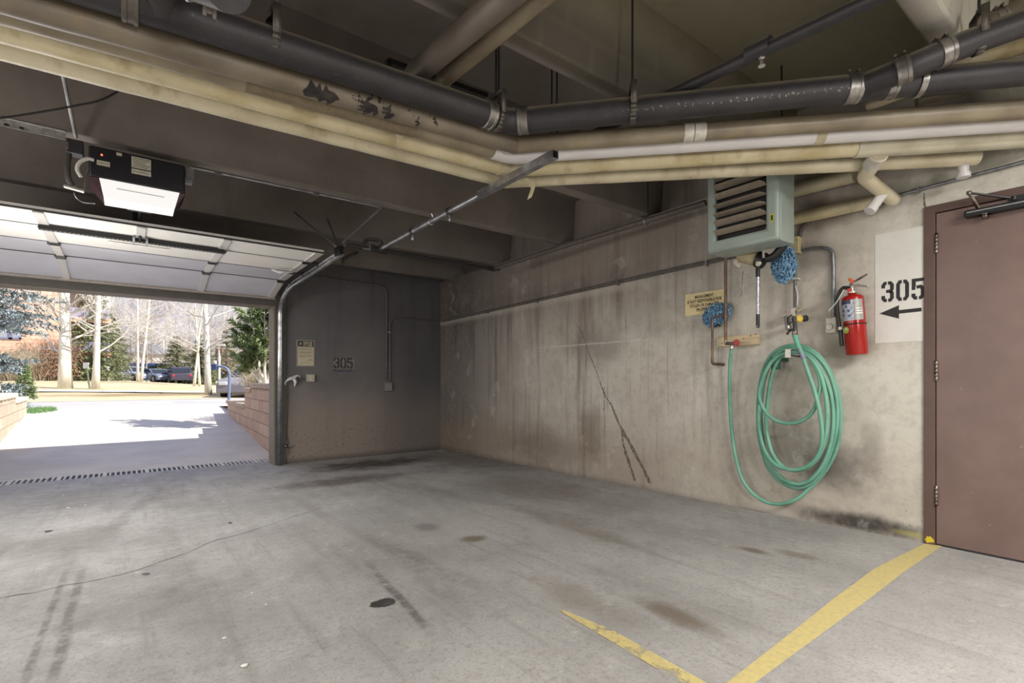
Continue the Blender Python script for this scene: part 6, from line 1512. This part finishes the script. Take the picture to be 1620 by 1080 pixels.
p = car_at(238, 604, 50); vehicle('blue_van', 'tall dark blue van behind the pair of thin aspens', p, facing(p, off=PI/2), 3.5, 2.0, 1.85, srgb(52, 70, 118), 'van', GP)
p = car_at(214, 603.5, 44); vehicle('parked_car', 'silver-blue car parked in front of the blue van, left of the aspen pair', p, facing(p, off=.5), 3.6, 1.6, 1.3, srgb(150, 158, 178), 'sedan', GP)
p = car_at(246, 605, 44); vehicle('parked_car', 'grey-blue car parked right of the blue van', p, facing(p, off=.5), 3.6, 1.6, 1.2, srgb(112, 118, 140), 'sedan', GP)
p = car_at(263, 605.5, 45); vehicle('parked_car', 'brown-grey car between two others in the parked row', p, facing(p, off=.3), 3.6, 1.5, 1.1, srgb(120, 106, 104), 'sedan', GP)
p = car_at(282, 606, 44); vehicle('parked_car', 'dark car with red tail at the end of the parked row', p, facing(p, True, .15), 3.6, 1.6, 1.4, srgb(66, 62, 74), 'suv', GP)
p = V((pt(412, 628, 22).x, pt(412, 628, 22).y, .30)); vehicle('street_car', 'grey car with roof rails on the street behind the leafless shrub', p, facing(p, off=-.35), 4.3, 1.8, 1.46, srgb(132, 128, 130), 'suv', None)
p = car_at(350, 610, 60); vehicle('distant_car', 'tiny red-grey car far behind the street lamp', p, facing(p), 3.6, 1.6, 1.2, srgb(150, 90, 90), 'sedan', None)
# --- street furniture
m_lamp = simple('lamp_post_white', srgb(222, 218, 210), .6)
b = pt(347, 617, 44); b.z = gz(b.x, b.y); tt = (b-CAM).dot(FW)
sl = T('street_lamp', 'pale street lamp with flat head on a concrete footing across the street', 'street lamp', b)
hh = hgt(b, 546)
P(sl, 'pole', MB().tube([b, b+V((0, 0, hh))], .10, 10), m_lamp); mb = MB(); mb.mm(b+V((-.3, -.3, -.1)), b+V((.3, .3, .42))); P(sl, 'footing', mb, m_cap2, bevel=.04)
mb = MB(); mb.bar(b+V((0, 0, hh))-RT*.62, b+V((0, 0, hh+.0))+RT*.5, .3, .12); P(sl, 'lamp_head', mb, m_lamp, bevel=.04)
mb = MB(); mb.bar(b+V((0, 0, hh-.5))-RT*.3, b+V((0, 0, hh-.5))+RT*.3, .12, .4); P(sl, 'bracket', mb, m_twigd)
m_bluep = simple('post_blue', srgb(116, 126, 150), .5)
b = gp(362, 636); tt = (b-CAM).dot(FW); P3 = lambda u, v: pt(u, v, tt)
cpst = T('curved_post', 'blue-grey curved post with small dark box at its drooping end', 'post', b)
top = [b, P3(363, 600), P3(362.5, 590), P3(359, 583), P3(353, 580), P3(342, 579)]
P(cpst, 'post', MB().tube(cat(top, 5), .042, 12), m_bluep)
a = P3(340, 580.5); mb = MB(); mb.box(a, (.16, .14, .19), rot=Matrix.Rotation(-YAW, 3, 'Z')); P(cpst, 'box', mb, simple('post_box', srgb(64, 78, 116), .5), bevel=.01)
mb = MB(); mb.box(a+V((0, 0, .15)), (.09, .08, .12), rot=Matrix.Rotation(-YAW, 3, 'Z')); P(cpst, 'cap_light', mb, m_lamp, bevel=.02)
b = gp(142, 614); tt = (b-CAM).dot(FW)
sp2 = T('post_sign', 'small pale sign on a thin green post between the front aspens', 'sign', b)
P(sp2, 'post', MB().tube([b, pt(136, 576, tt)], .035, 8), simple('post_green', srgb(104, 116, 92), .7)); mb = MB(); mb.box(pt(136, 578, tt-.05), (.26, .03, .28), rot=Matrix.Rotation(-YAW, 3, 'Z')); P(sp2, 'plate', mb, m_lamp)

# ================================================================ light
w = bpy.data.worlds.new('World'); SC.world = w; w.use_nodes = True
bg = w.node_tree.nodes['Background']; bg.inputs[0].default_value = (.56, .65, 1.0, 1); bg.inputs[1].default_value = .95
def lamp(name, kind, loc, energy, color, size=None, rot=None, size_y=None):
    l = bpy.data.lights.new(name, kind); l.energy = energy; l.color = color; o = bpy.data.objects.new(name, l); link(o); o.location = loc
    if kind == 'AREA':
        l.size = size
        if size_y: l.shape = 'RECTANGLE'; l.size_y = size_y
    elif kind == 'POINT': l.shadow_soft_size = size
    if rot: o.rotation_euler = rot
    return o
sun = bpy.data.lights.new('sun', 'SUN'); sun.energy = 7; sun.angle = .009; sun.color = (1, .97, .91)
so_ = bpy.data.objects.new('sun', sun); link(so_); so_.rotation_euler = V((-.80, .70, -1.0)).to_track_quat('-Z', 'Y').to_euler()
WARM = (1, .972, .94)
lamp('fluorescent_rear', 'AREA', (1.5, -1.3, 2.66), 70, WARM, .3, (0, 0, 0), 1.4)
lamp('fluorescent_side', 'AREA', (-2.2, .8, 2.66), 80, WARM, .3, (0, 0, 0), 1.4)
lamp('room_fill_left', 'POINT', (-3.6, 1.8, 1.3), 150, WARM, .45)  # added fill from the left, no fitting there
lamp('room_fill_rear', 'POINT', (.6, -3.2, 1.5), 190, WARM, .45)  # added fill from behind the camera, no fitting there
lamp('opener_bulb', 'AREA', (.05, 4.40, 2.24), 34, WARM, .45, (0, 0, 0), .2)
lamp('bay_fill', 'POINT', (-2.9, 4.7, 1.2), 100, WARM, .4)  # unseen fill, added to brighten the underside of the garage door
lamp('bay_fill_centre', 'POINT', (-.5, 5.3, 1.45), 42, WARM, .4)  # unseen fill, added for bright rims along the pipes
lamp('right_wall_fill', 'AREA', (2.6, -1.5, 2.66), 150, WARM, .3, (0, 0, 0), 1.2)  # added overhead fill that brightens the right wall near the door

# ================================================================ camera
cd = bpy.data.cameras.new('camera'); co = bpy.data.objects.new('camera', cd); link(co); SC.camera = co
co.location = CAM; co.rotation_euler = (PI/2, 0, -YAW)
cd.sensor_fit = 'HORIZONTAL'; cd.sensor_width = 36.0; cd.lens = F0/1620*36; cd.shift_y = (CV-540)/1620; cd.clip_start = .05; cd.clip_end = 2000
SC.view_settings.view_transform = 'Standard'; SC.view_settings.look = 'None'; SC.view_settings.exposure = .12; SC.view_settings.gamma = 1
